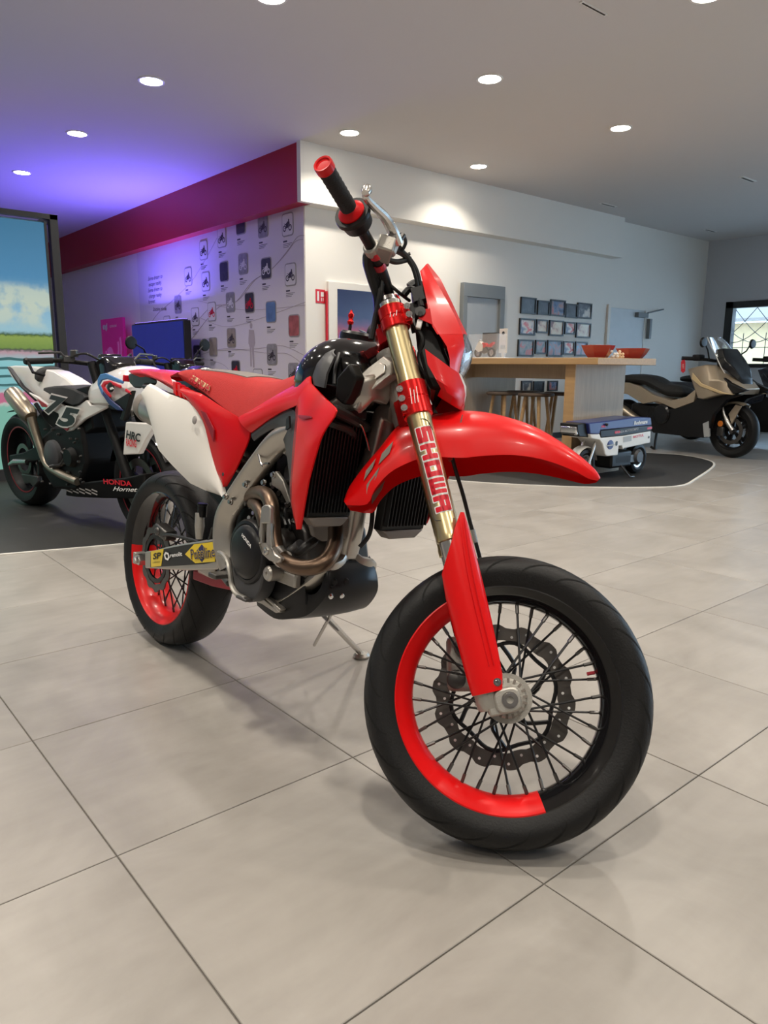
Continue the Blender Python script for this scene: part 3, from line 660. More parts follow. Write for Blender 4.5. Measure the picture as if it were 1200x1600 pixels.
pt('wire_connector', Geo().box(Sx(655, 507, -.09), (.012, .01, .022)), 'white_print', mask, True, bevel=.002)
# ---------------------------------------------------------------- front fender
FS = [((538, 782), (542, 787), .030), ((546, 760), (574, 786), .048), ((568, 730), (586, 763), .058), ((593, 701), (608, 738), .064), ((619, 668), (634, 723), .070), ((641, 659), (659, 714), .075), ((668, 650), (685, 712), .078), ((695, 645), (706, 713), .080), ((722, 641.5), (730, 713), .080), ((758, 644), (758, 710), .076), ((795, 653), (800, 709), .071), ((832, 666), (835, 713), .064), ((868, 686), (868, 722), .054), ((905, 712), (900, 735), .040), ((929, 733), (920, 746), .024), ((938, 746), (934, 749), .010)]
A = [Sx(*t, 0) for t, e, w in FS]; B = [Sx(*e, -w) for t, e, w in FS]; A = crom(A, 46); B = crom(B, 46)
rows = []
for fr, yy in ((0, -1), (.22, -1.0), (.44, -.97), (.60, -.86), (.78, -.62), (.93, -.32), (1, 0), (.93, .32), (.78, .62), (.60, .86), (.44, .97), (.22, 1), (0, 1)):
    rows.append([V((lerp(b.x, a.x, fr), -b.y * yy, lerp(b.z, a.z, fr))) for a, b in zip(A, B)])
fg = Geo().skin(rows, (0, 0, 1), .0028); k = len(rows) * 46
holes = set()
fe = pt('front_fender', fg, 'red_orange_plastic', steer=True, sm=40)
for q0, q1, h0, h1 in ((5, 7, .5, .62), (4, 7, .2, .34), (8, 10, .42, .58)):
    pts = [];  
    def fp(i, f): a, b = A[i], B[i]; return V((lerp(b.x, a.x, f), b.y * 1.015, lerp(b.z, a.z, f)))
    g = Geo().prism([fp(q0, h0), fp(q1, h0), fp(q1 + 1, h1), fp(q0 + 1, h1)], (0, .004, 0)); both('fender_slot', g, 'brown_grey', fe, True)
pt('fender_screw', Geo().box(Sx(721, 655, -.066), (.002, .004, .02)), 'dark_steel', fe, True)
# ---------------------------------------------------------------- bodywork
def shell(name, A, B, m_, bulge=.01, n=18, m=6, parent=bike, thick=.004, even=True, mirror=True, **k):
    g = Geo().sheet(P_(A), P_(B), n, m, bulge, YM, thick, even)
    if mirror: return both(name, g, m_, parent, **k)
    return pt(name, g, m_, parent, **k)
# seat
low = [(280, 587, -.10), (300, 599, -.115), (325, 618, -.125), (355, 641, -.13), (372, 651, -.13), (388, 646, -.128), (417, 630, -.12), (450, 607, -.11), (485, 581, -.10)]
sho = [(282, 580, -.09), (300, 577.5, -.09), (340, 581, -.085), (362, 584.5, -.08), (383, 589.5, -.075), (402, 595, -.07), (420, 597, -.07), (440, 594, -.065), (485, 577, -.06)]
A = crom(P_(low), 30); B = crom(P_(sho), 30); rings = []
for a, b in zip(A, B):
    q = [V((a.x, a.y * .9, a.z - .012)), a, a.lerp(b, .35) + V((0, -.006, 0)), a.lerp(b, .75) + V((0, -.004, 0)), b, V((b.x, b.y * .55, b.z + .006)), V((b.x, 0, b.z + .008))]
    rings.append(q + [V((p.x, -p.y, p.z)) for p in reversed(q[:-1])])
seat = pt('seat', Geo().loft(rings), 'seat_red', sm=50)
o_ = L(329, 599, -.111); xd = L(331, 600.5, -.112) - L(313, 589.5, -.108); zd = L(316, 588, -.1) - L(313, 592, -.108)
n_ = xd.normalized().cross(zd.normalized()).normalized(); n_ = n_ if n_.y < 0 else -n_
c0 = P_([(302.5, 588.5, -.112), (326, 604, -.118), (329, 608.5, -.121), (328.5, 610, -.121)])
qd = [L(303, 586.5, -.1095), L(329, 602.5, -.1165), L(327.5, 610.5, -.121), L(301.5, 592, -.113)]
lab_ = pt('seat_badge', Geo().prism([p + YM * .0052 for p in qd], -YM * .004), 'gold_print', seat)
lettering('badge_lettering', 'HONDA', 'red_print', seat, (qd[0] + qd[1] + qd[2] + qd[3]) / 4 + YM * .0066, qd[1] - qd[0], qd[0] - qd[3], .040, sx=.95, weight=.0006, shear=.1)
# a darker grip panel on top of the seat
rings2 = [[p + V((0, 0, .0025)) for p in r[4:9]] for r in rings[5:16]]
pt('seat_top_panel', Geo().skin(rings2, (0, 0, 1), .004), 'brown_grey', seat, sm=60)
# rear fender
Af = [(218, 579.5, 0), (226, 578.5, 0), (240, 577.5, 0), (262, 578, 0), (284, 580, 0), (300, 583, 0)]
Bf = [(219, 588, -.07), (230, 588, -.078), (248, 593, -.09), (268, 606, -.105), (284, 617, -.118), (296, 628, -.125)]
a = crom(P_(Af), 16); b = crom(P_(Bf), 16)
rows = [[V((lerp(q.x, p.x, f), q.y * -y if False else -abs(q.y) * y, lerp(q.z, p.z, f))) for p, q in zip(a, b)] for f, y in ((0, 1), (.45, 1), (.8, .8), (.97, .45), (1, 0), (.97, -.45), (.8, -.8), (.45, -1), (0, -1))]
rfen = pt('rear_fender', Geo().skin(rows, (0, 0, 1), .003), 'red_plastic', sm=35)
g = Geo()
for k in range(4):
    x = 270 + k * 7; g.prism([L(x, 596 + k * 4, -.122), L(x + 4, 598 + k * 4, -.124), L(x + 5, 618 + k * 3, -.128), L(x + 1, 614 + k * 3, -.126)], (0, .02, 0))
both('fender_fin', g, 'red_orange_plastic', rfen)
g = Geo().loft([[L(u, v, y) for u, v, y in r] for r in ([(200, 586, -.04), (200, 586, .04), (203, 598, .04), (203, 598, -.04)], [(209, 580.5, -.06), (209, 580.5, .06), (210, 606, .05), (210, 606, -.05)], [(220, 580, -.072), (220, 580, .072), (221, 607, .06), (221, 607, -.06)], [(228, 586, -.08), (228, 586, .08), (226, 601, .07), (226, 601, -.07)], [(246, 594, -.085), (246, 594, .085), (244, 602, .08), (244, 602, -.08)])])
tl_ = pt('tail_undertray', g, 'black_plastic', bevel=.006)
pt('tail_light', Geo().box(L(206, 592, 0) + V((-.012, 0, 0)), (.012, .06, .025)), 'red_print', tl_, bevel=.003)
g = Geo().tube(P_([(225, 604, -.08), (240, 606, -.085), (262, 616, -.09), (285, 622, -.1)]), .008, 8); both('subframe_tube', g, 'black_satin')
# white side number plates
shell('side_number_plate', [(225, 616, -.172), (228, 604, -.168), (233, 599, -.165), (245, 605, -.158), (262, 615, -.152), (292, 626, -.146), (307, 640, -.144), (320, 665, -.146), (335, 720, -.146), (350, 760, -.142), (352, 776, -.140)],
      [(225, 616, -.172), (226, 628, -.174), (237, 665, -.182), (247, 702, -.182), (260, 717, -.178), (272, 730, -.174), (297, 755, -.164), (320, 766, -.154), (335, 771, -.147), (346, 775, -.142), (352, 776, -.140)], 'white_plastic', .012, n=40, m=9, sm=60)
g = Geo().lathe([(0, .002), (.006, .0015), (.011, 0), (.013, -.003)], L(303, 656, -.166), (0, -1, .1), 16); both('plate_dimple', g, 'grey_print')
# red side panel, V under the seat
shell('side_panel', [(284, 606, -.135), (312, 614, -.138), (350, 639, -.138), (372, 652, -.136), (392, 676, -.132), (385, 696, -.134), (370, 730, -.138), (353, 760, -.142)], [(286, 616, -.14), (307, 641, -.148), (316, 655, -.15), (321, 670, -.15), (329, 704, -.15), (338, 736, -.148), (346, 754, -.146), (351, 761, -.143)], 'red_plastic', .008, n=30, m=7, sm=50)
g = Geo().prism(P_([(313, 641, -.158), (321, 645, -.158), (334, 672, -.158), (333, 690, -.158), (325, 668, -.158)]), (0, .004, 0)); both('panel_fold_shade', g, 'chain_red', bike)  # flat darker red patch, the fold's shade put in as colour
g = Geo().lathe([(0, .004), (.005, .004), (.006, 0)], L(350, 741, -.148), (0, -1, 0), 12); both('panel_bolt', g, 'dark_steel')
# tank shroud: upper strip and pointed wing
shell('shroud_strip', [(372, 652, -.136), (390, 642, -.134), (425, 621, -.132), (465, 598, -.13), (484, 578, -.125), (492, 574, -.11)], [(392, 676, -.136), (417, 657, -.145), (438, 644, -.152), (452, 638, -.160), (466, 632, -.172), (486, 602, -.170)], 'red_orange_plastic', .008, n=24, m=7, sm=50)
wing = shell('radiator_shroud', [(484, 598, -.165), (505, 620, -.19), (526, 640, -.222), (522, 651, -.226), (508, 670, -.228), (500, 686, -.228), (490, 720, -.226), (482, 750, -.222), (475, 790, -.214), (469, 827, -.205)],
      [(464, 630, -.172), (466, 640, -.185), (465, 655, -.195), (463, 675, -.202), (461, 700, -.206), (458, 730, -.208), (456, 755, -.208), (456, 785, -.206), (459, 808, -.204), (464, 827, -.203)], 'red_orange_plastic', .006, n=36, m=7, sm=40)
shell('shroud_edge_highlight', [(464, 630, -.172), (466, 640, -.185), (465, 655, -.195), (463, 675, -.202), (461, 700, -.206), (458, 730, -.208), (456, 755, -.208), (456, 785, -.206), (460, 810, -.204)], [(461, 640, -.155), (462, 650, -.165), (461, 662, -.175), (459, 680, -.180), (457, 702, -.184), (455, 732, -.186), (453, 757, -.188), (454, 785, -.19), (459, 810, -.198)], 'pink_anodized', 0, n=20, m=2, thick=.002)  # folded rear edge; its highlight is put in as a pinker colour
shell('shroud_notch', [(466, 648, -.196), (484, 650, -.212), (487, 652, -.214)], [(466, 652, -.199), (475, 655, -.21), (487, 653, -.214)], 'chain_red', .001, n=8, m=3, thick=.002)
shell('shroud_inner_panel', [(393, 677, -.13), (417, 658, -.138), (438, 645, -.144), (452, 639, -.150), (462, 642, -.158), (462, 660, -.168), (460, 700, -.178), (456, 750, -.184), (455, 772, -.186)], [(397, 689, -.13), (407, 681, -.132), (418, 674, -.135), (428, 669, -.137), (436, 675, -.14), (444, 690, -.145), (448, 712, -.15), (452, 745, -.16), (454, 772, -.175)], 'dark_grey_plastic', .004, n=26, m=6, sm=50)
g = Geo().prism(P_([(447, 655, -.17), (451, 650, -.172), (452, 668, -.176), (446, 672, -.172)]), (0, .006, 0)); both('panel_slot', g, 'black_plastic')
# ---------------------------------------------------------------- fuel tank
secs = [(.795, .075, .925, .82), (.815, .110, .968, .81), (.845, .138, 1.002, .81), (.885, .152, 1.030, .81), (.92, .155, 1.042, .82), (.955, .146, 1.044, .83), (.995, .120, 1.032, .85), (1.03, .085, 1.0, .87), (1.045, .05, .96, .89)]
rings = []
for x, w, zt, zb in secs:
    r = []; zm = lerp(zb, zt, .55)
    for k in range(24):
        a_ = 2 * math.pi * k / 24; c, s = math.cos(a_), math.sin(a_); q = lambda v, e: math.copysign(abs(v) ** e, v)
        r.append(V((x, w * q(c, .75), zm + (zt - zm if s > 0 else zm - zb) * q(s, .75))))
    rings.append(r)
tank = pt('fuel_tank', Geo().loft(rings), 'black_gloss', sub=1)
g = Geo(); cc = V((.915, 0, 1.036)); n = 40
pr2 = [(.045, 0), (.045, .018), (.040, .024), (.0, .026)]; g.lathe(pr2, cc, (.12, 0, 1), 40)
for k in range(10):
    a_ = 2 * math.pi * k / 10; g.bar(cc + V((.044 * math.cos(a_), .044 * math.sin(a_), .002)), cc + V((.044 * math.cos(a_), .044 * math.sin(a_), .02)), .008, .008)
cap = pt('fuel_cap', g, 'black_satin', tank)
cp_ = L(546, 524, 0)
pt('breather_hose', Geo().tube([cp_ + V((0, 0, -.02)), cp_ + V((0, 0, .03))], .0042, 8), 'hose_black', tank)
pt('breather_valve', Geo().lathe([(.0045, 0), (.0075, .002), (.0085, .008), (.006, .012), (.006, .018), (.0078, .02), (.0078, .026), (.004, .030), (.0025, .036), (0, .037)], cp_ + V((0, 0, .026)), (0, 0, 1), 14), 'red_anodized', tank)
g = Geo().tube(P_([(497, 570, -.135), (512, 552, -.12), (524, 545, -.1)]), .004, 6, smooth=10).tube(P_([(522, 600, -.165), (524, 575, -.155), (530, 552, -.12)]), .004, 6, smooth=10)
both('tank_seam', g, 'black_satin', tank)
tc_ = Geo().sheet(P_([(489, 600, -.150), (488, 588, -.150), (495, 568, -.145), (508, 552, -.132), (522, 545, -.115)]), P_([(506, 606, -.172), (508, 596, -.170), (510, 584, -.165), (516, 570, -.155), (523, 556, -.138)]), 16, 5, .008, YM, .006); both('tank_side_cover', tc_, 'dark_grey_plastic', tank, sm=50)
g = Geo().prism(P_([(545, 566, -.160), (556, 590, -.150), (545, 616, -.150), (536, 634, -.155), (522, 622, -.170), (525, 590, -.168)]), (0, .03, 0)); both('tank_lower_cover', g, 'black_plastic', tank, bevel=.006)
# ---------------------------------------------------------------- frame
HT = lambda t, pp=0, y=0: PIV + AX * t + PP * pp + V((0, y, 0))
pt('steering_head', Geo().lathe([(.024, .635), (.034, .637), (.036, .66), (.033, .67), (.031, .74), (.033, .80), (.037, .808), (.037, .822), (.024, .824)], PIV, AX, 28), 'cast_aluminium')
spar = [HT(.73, -.02, -.03), L(575, 607, -.085), L(545, 633, -.11), L(500, 660, -.125), L(462, 678, -.128), L(434, 691, -.128), L(412, 717, -.125), L(388, 750, -.122), L(367, 782, -.12), L(354, 806, -.12), L(350, 834, -.12), L(352, 862, -.118), L(360, 886, -.112)]
g = Geo().tube(spar, .03, 12, smooth=60, flat=(.017, .031)); both('frame_spar', g, 'aluminium', sm=45)
g = Geo().tube(P_([(404, 709, -.148), (409, 727, -.147), (414, 724, -.146), (420, 724, -.146)]), .003, 6, smooth=14); both('spar_weld', g, 'steel')
hg = Geo().prism(P_([(599, 556, -.05), (612, 566, -.05), (613, 584, -.055), (601, 590, -.07), (569, 618, -.10), (556, 640, -.115), (538, 636, -.115), (545, 613, -.105), (556, 592, -.09), (575, 574, -.07)]), (0, .03, 0)); both('head_gusset', hg, 'cast_aluminium', bevel=.004)
hg = Geo().prism([p + YM * .003 for p in P_([(593, 566, -.062), (603, 570, -.058), (602, 582, -.065), (580, 598, -.086), (568, 604, -.092), (563, 597, -.092)])], (0, .004, 0)); both('gusset_pad', hg, 'aluminium', bevel=.003)
dt = [HT(.68, -.03), V((1.045, 0, .86)), V((1.02, 0, .76)), L(558, 785, 0), L(549, 832, 0), L(541, 868, 0)]
pt('down_tube', Geo().tube(dt, .026, 12, smooth=30, flat=(.027, .022)), 'aluminium', sm=45)
g = Geo().tube([L(541, 862, 0), L(532, 880, -.03), L(512, 890, -.07), L(484, 912, -.09), L(440, 940, -.10), L(405, 935, -.115), L(375, 908, -.118), L(360, 884, -.115)], .015, 10, smooth=40, flat=(.011, .017)); both('frame_cradle', g, 'aluminium', sm=45)
g = Geo().prism(P_([(423, 738, -.13), (431, 736, -.13), (442, 752, -.13), (456, 792, -.12), (452, 795, -.12), (438, 768, -.125), (424, 758, -.13)]), (0, .012, 0)); both('engine_hanger', g, 'cast_aluminium', bevel=.003)
g = Geo()
for u, v, y in ((427, 742, -.132), (412, 754, -.14), (360, 784, -.145), (364, 864, -.145), (352, 776, -.15), (383, 757, -.14)): g.lathe([(0, .006), (.006, .006), (.0065, 0), (.009, 0), (.009, -.004)], L(u, v, y), (0, -1, 0), 10)
both('frame_bolt', g, 'steel')
# ---------------------------------------------------------------- radiators
def radiator(sg):
    y0, y1 = (-.072, -.198) if sg < 0 else (.035, .185); X = lambda z: lerp(1.028, 1.058, (z - .6) / .26)
    z0, z1 = (.615, .845) if sg < 0 else (.575, .845)
    core = Geo().loft([[V((X(z) - .03, y0, z)), V((X(z), y0, z)), V((X(z), y1, z)), V((X(z) - .03, y1, z))] for z in (z0, z1)])
    r = pt('radiator', core, 'black_plastic', bevel=.003)
    proto = None
    for k in range(13):
        y = lerp(y0, y1, (k + .7) / 13.4); g = Geo().loft([[V((X(z) - .001, y - .0012, z)), V((X(z) + .010, y - .0012 + .004 * sg, z)), V((X(z) + .010, y + .0012 + .004 * sg, z)), V((X(z) - .001, y + .0012, z))] for z in (z0 + .012, z1 - .012)])
        pt('louver', g, 'black_satin', r)
    g = Geo().loft([[V((X(z) - .034, y0, z)), V((X(z) + .006, y0, z)), V((X(z) + .006, y1, z)), V((X(z) - .034, y1, z))] for z in (z1, z1 + .022)]); pt('radiator_tank', g, 'black_satin', r, bevel=.004)
    g = Geo().loft([[V((X(z) - .03, lerp(y0, y1, e), z)), V((X(z) + .004, lerp(y0, y1, e), z)), V((X(z) + .004, lerp(y1, y0, e), z)), V((X(z) - .03, lerp(y1, y0, e), z))] for z, e in ((z0 - .022, .2), (z0, .02))]); pt('radiator_tank', g, 'brown_grey', r, bevel=.003)
for s in (-1, 1): radiator(s)
g = Geo().tube([L(521, 640, -.19), L(535, 647, -.16), L(550, 655, -.12), L(562, 663, -.08), L(572, 668, -.04)], .013, 10, smooth=20); pt('radiator_hose', g, 'hose_black')
g = Geo().tube([L(500, 655, -.19), L(520, 662, -.17), L(545, 672, -.12), L(556, 690, -.08)], .010, 10, smooth=20); pt('radiator_hose', g, 'hose_black')
g = Geo().tube([L(560, 662, -.1), L(566, 668, -.09), L(573, 688, -.07), L(577, 704, -.06)], .0022, 6, smooth=14); pt('clutch_wire', g, 'steel')
g = Geo().tube([L(580, 760, .03), L(582, 800, .03), L(577, 835, .02), L(562, 855, .0)], .006, 8, smooth=18); pt('overflow_hose', g, 'hose_black')
# black air box and shock filling the space between the spars
g = Geo().loft([[V((x, y, z)) for y, z in ((-.085, z0), (.085, z0), (.085, z1), (-.085, z1))] for x, z0, z1 in ((.30, .60, .80), (.50, .52, .82), (.62, .46, .83), (.70, .60, .83))]); pt('air_box', g, 'black_plastic', bevel=.01)
g = Geo().loft([[V((x, y, z)) for y, z in ((-.075, z0), (.075, z0), (.075, z1), (-.075, z1))] for x, z0, z1 in ((.70, .60, .86), (.80, .62, .90), (.90, .66, .90), (.985, .72, .90))]); pt('throttle_body', g, 'black_plastic', bevel=.01)
g = Geo().lathe([(.028, 0), (.028, .22)], (.47, 0, .40), (-.1, 0, 1), 16); pt('shock_absorber', g, 'dark_steel')
# ---------------------------------------------------------------- engine
E_ = [(362, 850), (378, 822), (402, 803), (440, 795), (478, 800), (505, 815), (522, 850), (518, 884), (485, 905), (440, 915), (405, 940), (378, 925), (363, 890)]
eng = pt('engine_crankcase', Geo().prism([V((x, -.105, z)) for x, z in ((.60, .42), (.64, .54), (.72, .60), (.84, .60), (.90, .56), (.925, .48), (.90, .41), (.84, .37), (.70, .345), (.62, .36))], (0, .20, 0)), 'dark_steel', bevel=.008)
g = Geo().loft([[V((c.x + dx, y, c.z + dz)) for dx, dz, y in ((-hx, 0, -hy), (hx, .0, -hy), (hx, 0, hy), (-hx, 0, hy))] for c, hx, hy in ((V((.82, 0, .52)), .085, .070), (V((.825, 0, .60)), .085, .070), (V((.83, 0, .605)), .09, .08), (V((.84, 0, .70)), .09, .08), (V((.85, 0, .74)), .075, .07))]); cy = pt('cylinder_head', g, 'dark_steel', eng, bevel=.008)
CC = L(389, 862, -.165)
cv = pt('clutch_cover', Geo().lathe([(0, .022), (.055, .020), (.066, .016), (.072, .008), (.074, .010), (.082, .009), (.086, .002), (.086, -.05)], CC, (0, -1, 0), 48), 'black_satin')
pt('cover_plate', Geo().prism([CC + V((.078 * math.cos(t), -.003, .1 * math.sin(t) - .035)) for t in [math.pi * 2 * k / 28 for k in range(28)]], (0, .045, 0)), 'dark_grey_plastic', cv, bevel=.004)
lettering('cover_lettering', 'HONDA', 'white_print', cv, CC + V((.020, -.0225, .034)), V((.62, 0, -.30)), V((.30, 0, .62)), .013, weight=.0005, sx=1.1)
g = Geo()
for k in range(9):
    a_ = 2 * math.pi * k / 9 + .2; g.lathe([(0, .004), (.005, .004), (.006, 0), (.006, -.006)], CC + V((.088 * math.cos(a_), .01, .088 * math.sin(a_))), (0, -1, 0), 8)
pt('cover_bolt', g, 'dark_steel', cv)
wp = L(438, 848, -.14)
pt('water_pump_cover', Geo().lathe([(0, .03), (.02, .028), (.032, .018), (.036, 0), (.036, -.02)], wp, (.3, -1, 0), 24), 'dark_steel', eng)
g = Geo().tube(P_([(455, 858, -.15), (468, 862, -.16), (480, 853, -.15), (490, 846, -.12)]), .012, 10, smooth=16); hs = pt('coolant_hose', g, 'hose_black', eng)
pt('coolant_elbow', Geo().tube(P_([(447, 861, -.15), (459, 858, -.16), (470, 851, -.16)]), [.004, .012, .014], 12, smooth=10), 'dark_grey_plastic', eng)
pt('oil_filter_cover', Geo().lathe([(0, .006), (.005, .006), (.005, .009), (.016, .009), (.020, .004), (.020, -.03)], L(421, 896, -.16), (0, -1, 0), 20), 'aluminium', eng)
g = Geo().box(L(405, 912, -.12), (.09, .02, .05)).box(L(448, 902, -.12), (.10, .02, .035)); pt('lower_case', g, 'cast_aluminium', eng, bevel=.005)
g = Geo().prism(P_([(476, 800, -.10), (505, 806, -.08), (530, 800, -.05), (533, 812, -.05), (525, 842, -.06), (500, 846, -.09), (484, 838, -.10), (478, 815, -.10)]), (0, .05, 0)); pt('front_engine_mount', g, 'brown_grey', eng, bevel=.006)
rnd = random.Random(3); g = Geo(); g2 = Geo(); g3 = Geo()
for k in range(46):
    u, v = rnd.uniform(366, 470), rnd.uniform(700, 900); y = -.09 - rnd.random() * .04
    if (u - 389) ** 2 / 900 + (v - 862) ** 2 / 2600 < 1: continue
    (g if k % 3 else g2).lathe([(0, .006), (.006, .006), (.008, 0), (.008, -.02)], L(u, v, y), (rnd.uniform(-.3, .8), -1, rnd.uniform(-.3, .3)), 8)
for k in range(16):
    u, v = rnd.uniform(400, 460), rnd.uniform(770, 860); y = -.11; g3.tube([L(u, v, y), L(u + rnd.uniform(-12, 12), v + rnd.uniform(8, 24), y - .012), L(u + rnd.uniform(-16, 16), v + rnd.uniform(28, 50), y)], rnd.uniform(.003, .006), 6, smooth=8)
for gg, mt in ((g, 'dark_steel'), (g2, 'steel')):
    o = pt('engine_bolt', gg, mt, eng); o['kind'] = 'stuff'
o = pt('engine_wiring', g3, 'hose_black', eng); o['kind'] = 'stuff'
ig = Geo().lathe([(0, -.02), (.06, -.02), (.075, -.012), (.08, .03)], V((CC.x + .03, .14, CC.z)), (0, -1, 0), 36); pt('alternator_cover', ig, 'black_satin', eng)
# ---------------------------------------------------------------- exhaust
ex = [(524, 822, -.05), (524, 846, -.085), (515, 870, -.125), (497, 884, -.155), (472, 887, -.175), (450, 880, -.183), (435, 866, -.184), (429, 845, -.182), (426, 815, -.176), (424, 790, -.168), (417, 774, -.155), (404, 770, -.13), (390, 776, -.10), (372, 790, -.07)]
hp = pt('exhaust_header', Geo().tube(P_(ex), .0195, 16, smooth=70), 'bronze_pipe', sm=60)
pt('exhaust_branch', Geo().tube(P_([(396, 786, -.12), (404, 793, -.15), (410, 806, -.165), (414, 822, -.17)]), .017, 14, smooth=20), 'bronze_pipe', hp)
pt('header_joint', Geo().tube(P_([(443, 874, -.184), (437, 868, -.184), (434, 863, -.184)]), .0235, 16), 'steel', hp)
y = -.222
hsd = Geo()
hsd.prism(P_([(408, 792, y), (413, 788.5, y), (420, 789, y), (422, 793, y), (421.5, 818, y), (409, 818, y), (406, 812, y)]), (0, .012, 0))
hsd.prism(P_([(406, 812, y), (409, 818, y), (408.5, 830, y), (407.5, 848, y), (404, 851, y), (403.5, 835, y)]), (0, .012, 0))
hsd.prism(P_([(416, 818, y), (421.5, 818, y), (422, 840, y), (424, 855, y), (416, 849, y)]), (0, .012, 0))
hsd.prism(P_([(404, 851, y), (407.5, 848, y), (416, 849, y), (424, 855, y), (430, 866, y), (438, 872, y + .006), (437, 877, y + .006), (432, 880, y + .002), (420, 876, y), (409, 866, y)]), (0, .014, 0))
sh = pt('header_guard', hsd, 'aluminium', bevel=.003)
pt('guard_bolt', Geo().lathe([(0, .003), (.005, .004), (.009, .002), (.010, -.004)], L(416, 861, y), (0, -1, 0), 14), 'steel', sh)
mu = [V((.62, -.085, .66)), V((.45, -.105, .71)), V((.28, -.118, .775))]
pt('exhaust_midpipe', Geo().tube([L(372, 790, -.07)] + mu, .022, 14, smooth=24), 'bronze_pipe')
m0 = L(228, 634, -.125); md = (V((.30, -.118, .77)) - m0)
mf = pt('muffler', Geo().lathe([(.018, -.004), (.030, -.004), (.044, .004), (.050, .03), (.050, md.length - .06), (.022, md.length)], m0, md, 32), 'aluminium')
pt('muffler_end_cap', Geo().lathe([(.016, -.006), (.020, -.012), (.046, .000), (.0515, .028), (.0505, .05)], m0, md, 32), 'brown_grey', mf)
# ---------------------------------------------------------------- skid plate
SK = [(.958, .490, .062, .012), (.978, .450, .076, .016), (.976, .405, .086, .030), (.930, .352, .096, .085), (.876, .328, .104, .105), (.80, .308, .110, .105), (.715, .322, .112, .07)]   # x, z, half width, height of the side wall
cs = crom([(x, z, 0) for x, z, w, h_ in SK], 26); cw = crom([(w, h_, 0) for x, z, w, h_ in SK], 26); cols = []
for k, (p, q) in enumerate(zip(cs, cw)):
    a_ = cs[min(k + 1, 25)] - cs[max(k - 1, 0)]; nx, nz = -a_.y, a_.x; ln = math.hypot(nx, nz); nx /= ln; nz /= ln
    if nz > 0 or nx < 0: nx, nz = (nx, nz) if nx > 0 or nz < 0 else (-nx, -nz)
    w, h_ = q.x, q.y; f = min(1, max(0, (.978 - p.x) / .06))
    wall = [V((p.x - (1 - f) * h_ * .9, y_, p.y + f * h_)) for y_ in (-w - .008, w + .008)]; mid = [V((p.x - (1 - f) * h_ * .35, y_, p.y + f * h_ * .35)) for y_ in (-w - .006, w + .006)]
    cols.append([wall[0], mid[0], V((p.x, -w, p.y)), V((p.x + .004, -w * .5, p.y - .003)), V((p.x + .006, 0, p.y - .004)), V((p.x + .004, w * .5, p.y - .003)), V((p.x, w, p.y)), mid[1], wall[1]])
skid = pt('skid_plate', Geo().skin(cols, (.3, 0, -1), .004), 'black_satin', sm=40)
g = Geo(); g2 = Geo()
for u, v, r in ((517, 932.5, .008), (534, 931, .009)): g.lathe([(0, .003), (r * .7, .003), (r, -.004)], FR.Lx(u, v, .980), (1, -.1, -.5), 14)
for u, v, r in ((523, 910, .010), (541, 909, .010), (520, 917, .006)): g2.lathe([(0, .003), (r * .7, .003), (r, -.004)], FR.Lx(u, v, .984), (1, -.1, -.1), 14)
pt('skid_hole_disc', g, 'chrome', skid); pt('skid_bolt', g2, 'black_plastic', skid)  # chrome discs added in place of see-through holes with bright floor behind
# ---------------------------------------------------------------- swingarm
def arm(sg):
    y0, y1 = -.142, -.100
    r = lambda u, a, b: [L(u, a, y0), L(u, b, y0), V((L(u, b, y0).x, y1, L(u, b, y0).z)), V((L(u, a, y0).x, y1, L(u, a, y0).z))]
    g = Geo().loft([r(226, 862, 888), r(240, 860, 888.5), r(262, 854, 890), r(290, 848.5, 891.5), (r(318, 844, 891)), r(340, 841, 890)])
    if sg > 0: g = g.flipped()
    return pt('swingarm', g, 'aluminium', bevel=.005)
sa = arm(-1); arm(1)
pt('swingarm_pivot', Geo().lathe([(0, -.13), (.024, -.13), (.024, .13), (0, .13)], L(350, 868, 0) * 1.0 if False else V((.575, 0, .405)), (0, 1, 0), 20), 'dark_steel')
pt('swingarm_bridge', Geo().b2((.34, -.10, .33), (.44, .10, .40)), 'aluminium', bevel=.01)
D = -.1436
stk = pt('swingarm_sticker', Geo().prism(P_([(235, 862, D), (258, 857.5, D), (290, 851.5, D), (335, 845.8, D), (336, 878, D), (318, 881.5, D), (290, 883, D), (235, 886.5, D)]), (0, .002, 0)), 'black_print', sa)
D = -.1446
pt('sticker_yellow', Geo().prism(P_([(235.5, 861.5, D), (255.5, 857.5, D), (251.5, 884.5, D), (236, 886, D)]), (0, .0012, 0)), 'yellow_sticker', sa)
pt('sticker_yellow', Geo().prism(P_([(289, 866, D), (303, 850.5, D), (335, 846.5, D), (335.5, 877.5, D), (305, 880, D)]), (0, .0012, 0)), 'yellow_sticker', sa)
D = -.1452
pt('sticker_diamond', Geo().prism(P_([(304, 864.5, D), (315, 850.5, D), (325.5, 863, D), (315.5, 878.5, D)]), (0, .0006, 0)), 'navy_print', sa)
D = -.1462
def lt(name, body, m_, u, v, u2, v2, width, height, weight=0, shear=0):
    g = text_geo(body, 1.0, weight=weight, shear=shear); xs = [p.x for p in g.v]; ys = [p.y for p in g.v]; cx, cy = (min(xs) + max(xs)) / 2, (min(ys) + max(ys)) / 2
    kx = width / (max(xs) - min(xs)); ky = height / (max(ys) - min(ys)); o = L(u, v, D); xd = (L(u2, v2, D) - o).normalized(); zd = V((-xd.z, 0, xd.x))
    g.xf(lambda p: o + xd * ((p.x - cx) * kx) + zd * ((p.y - cy) * ky)); pt(name, g, m_, sa, fix=False)
lt('sticker_lettering', 'Putoline', 'yellow_sticker', 316, 864, 326, 862.6, .150, .034, weight=.05)
D = -.1467
lt('sticker_lettering', 'Putoline', 'navy_print', 316, 864, 326, 862.6, .146, .031, weight=.012)
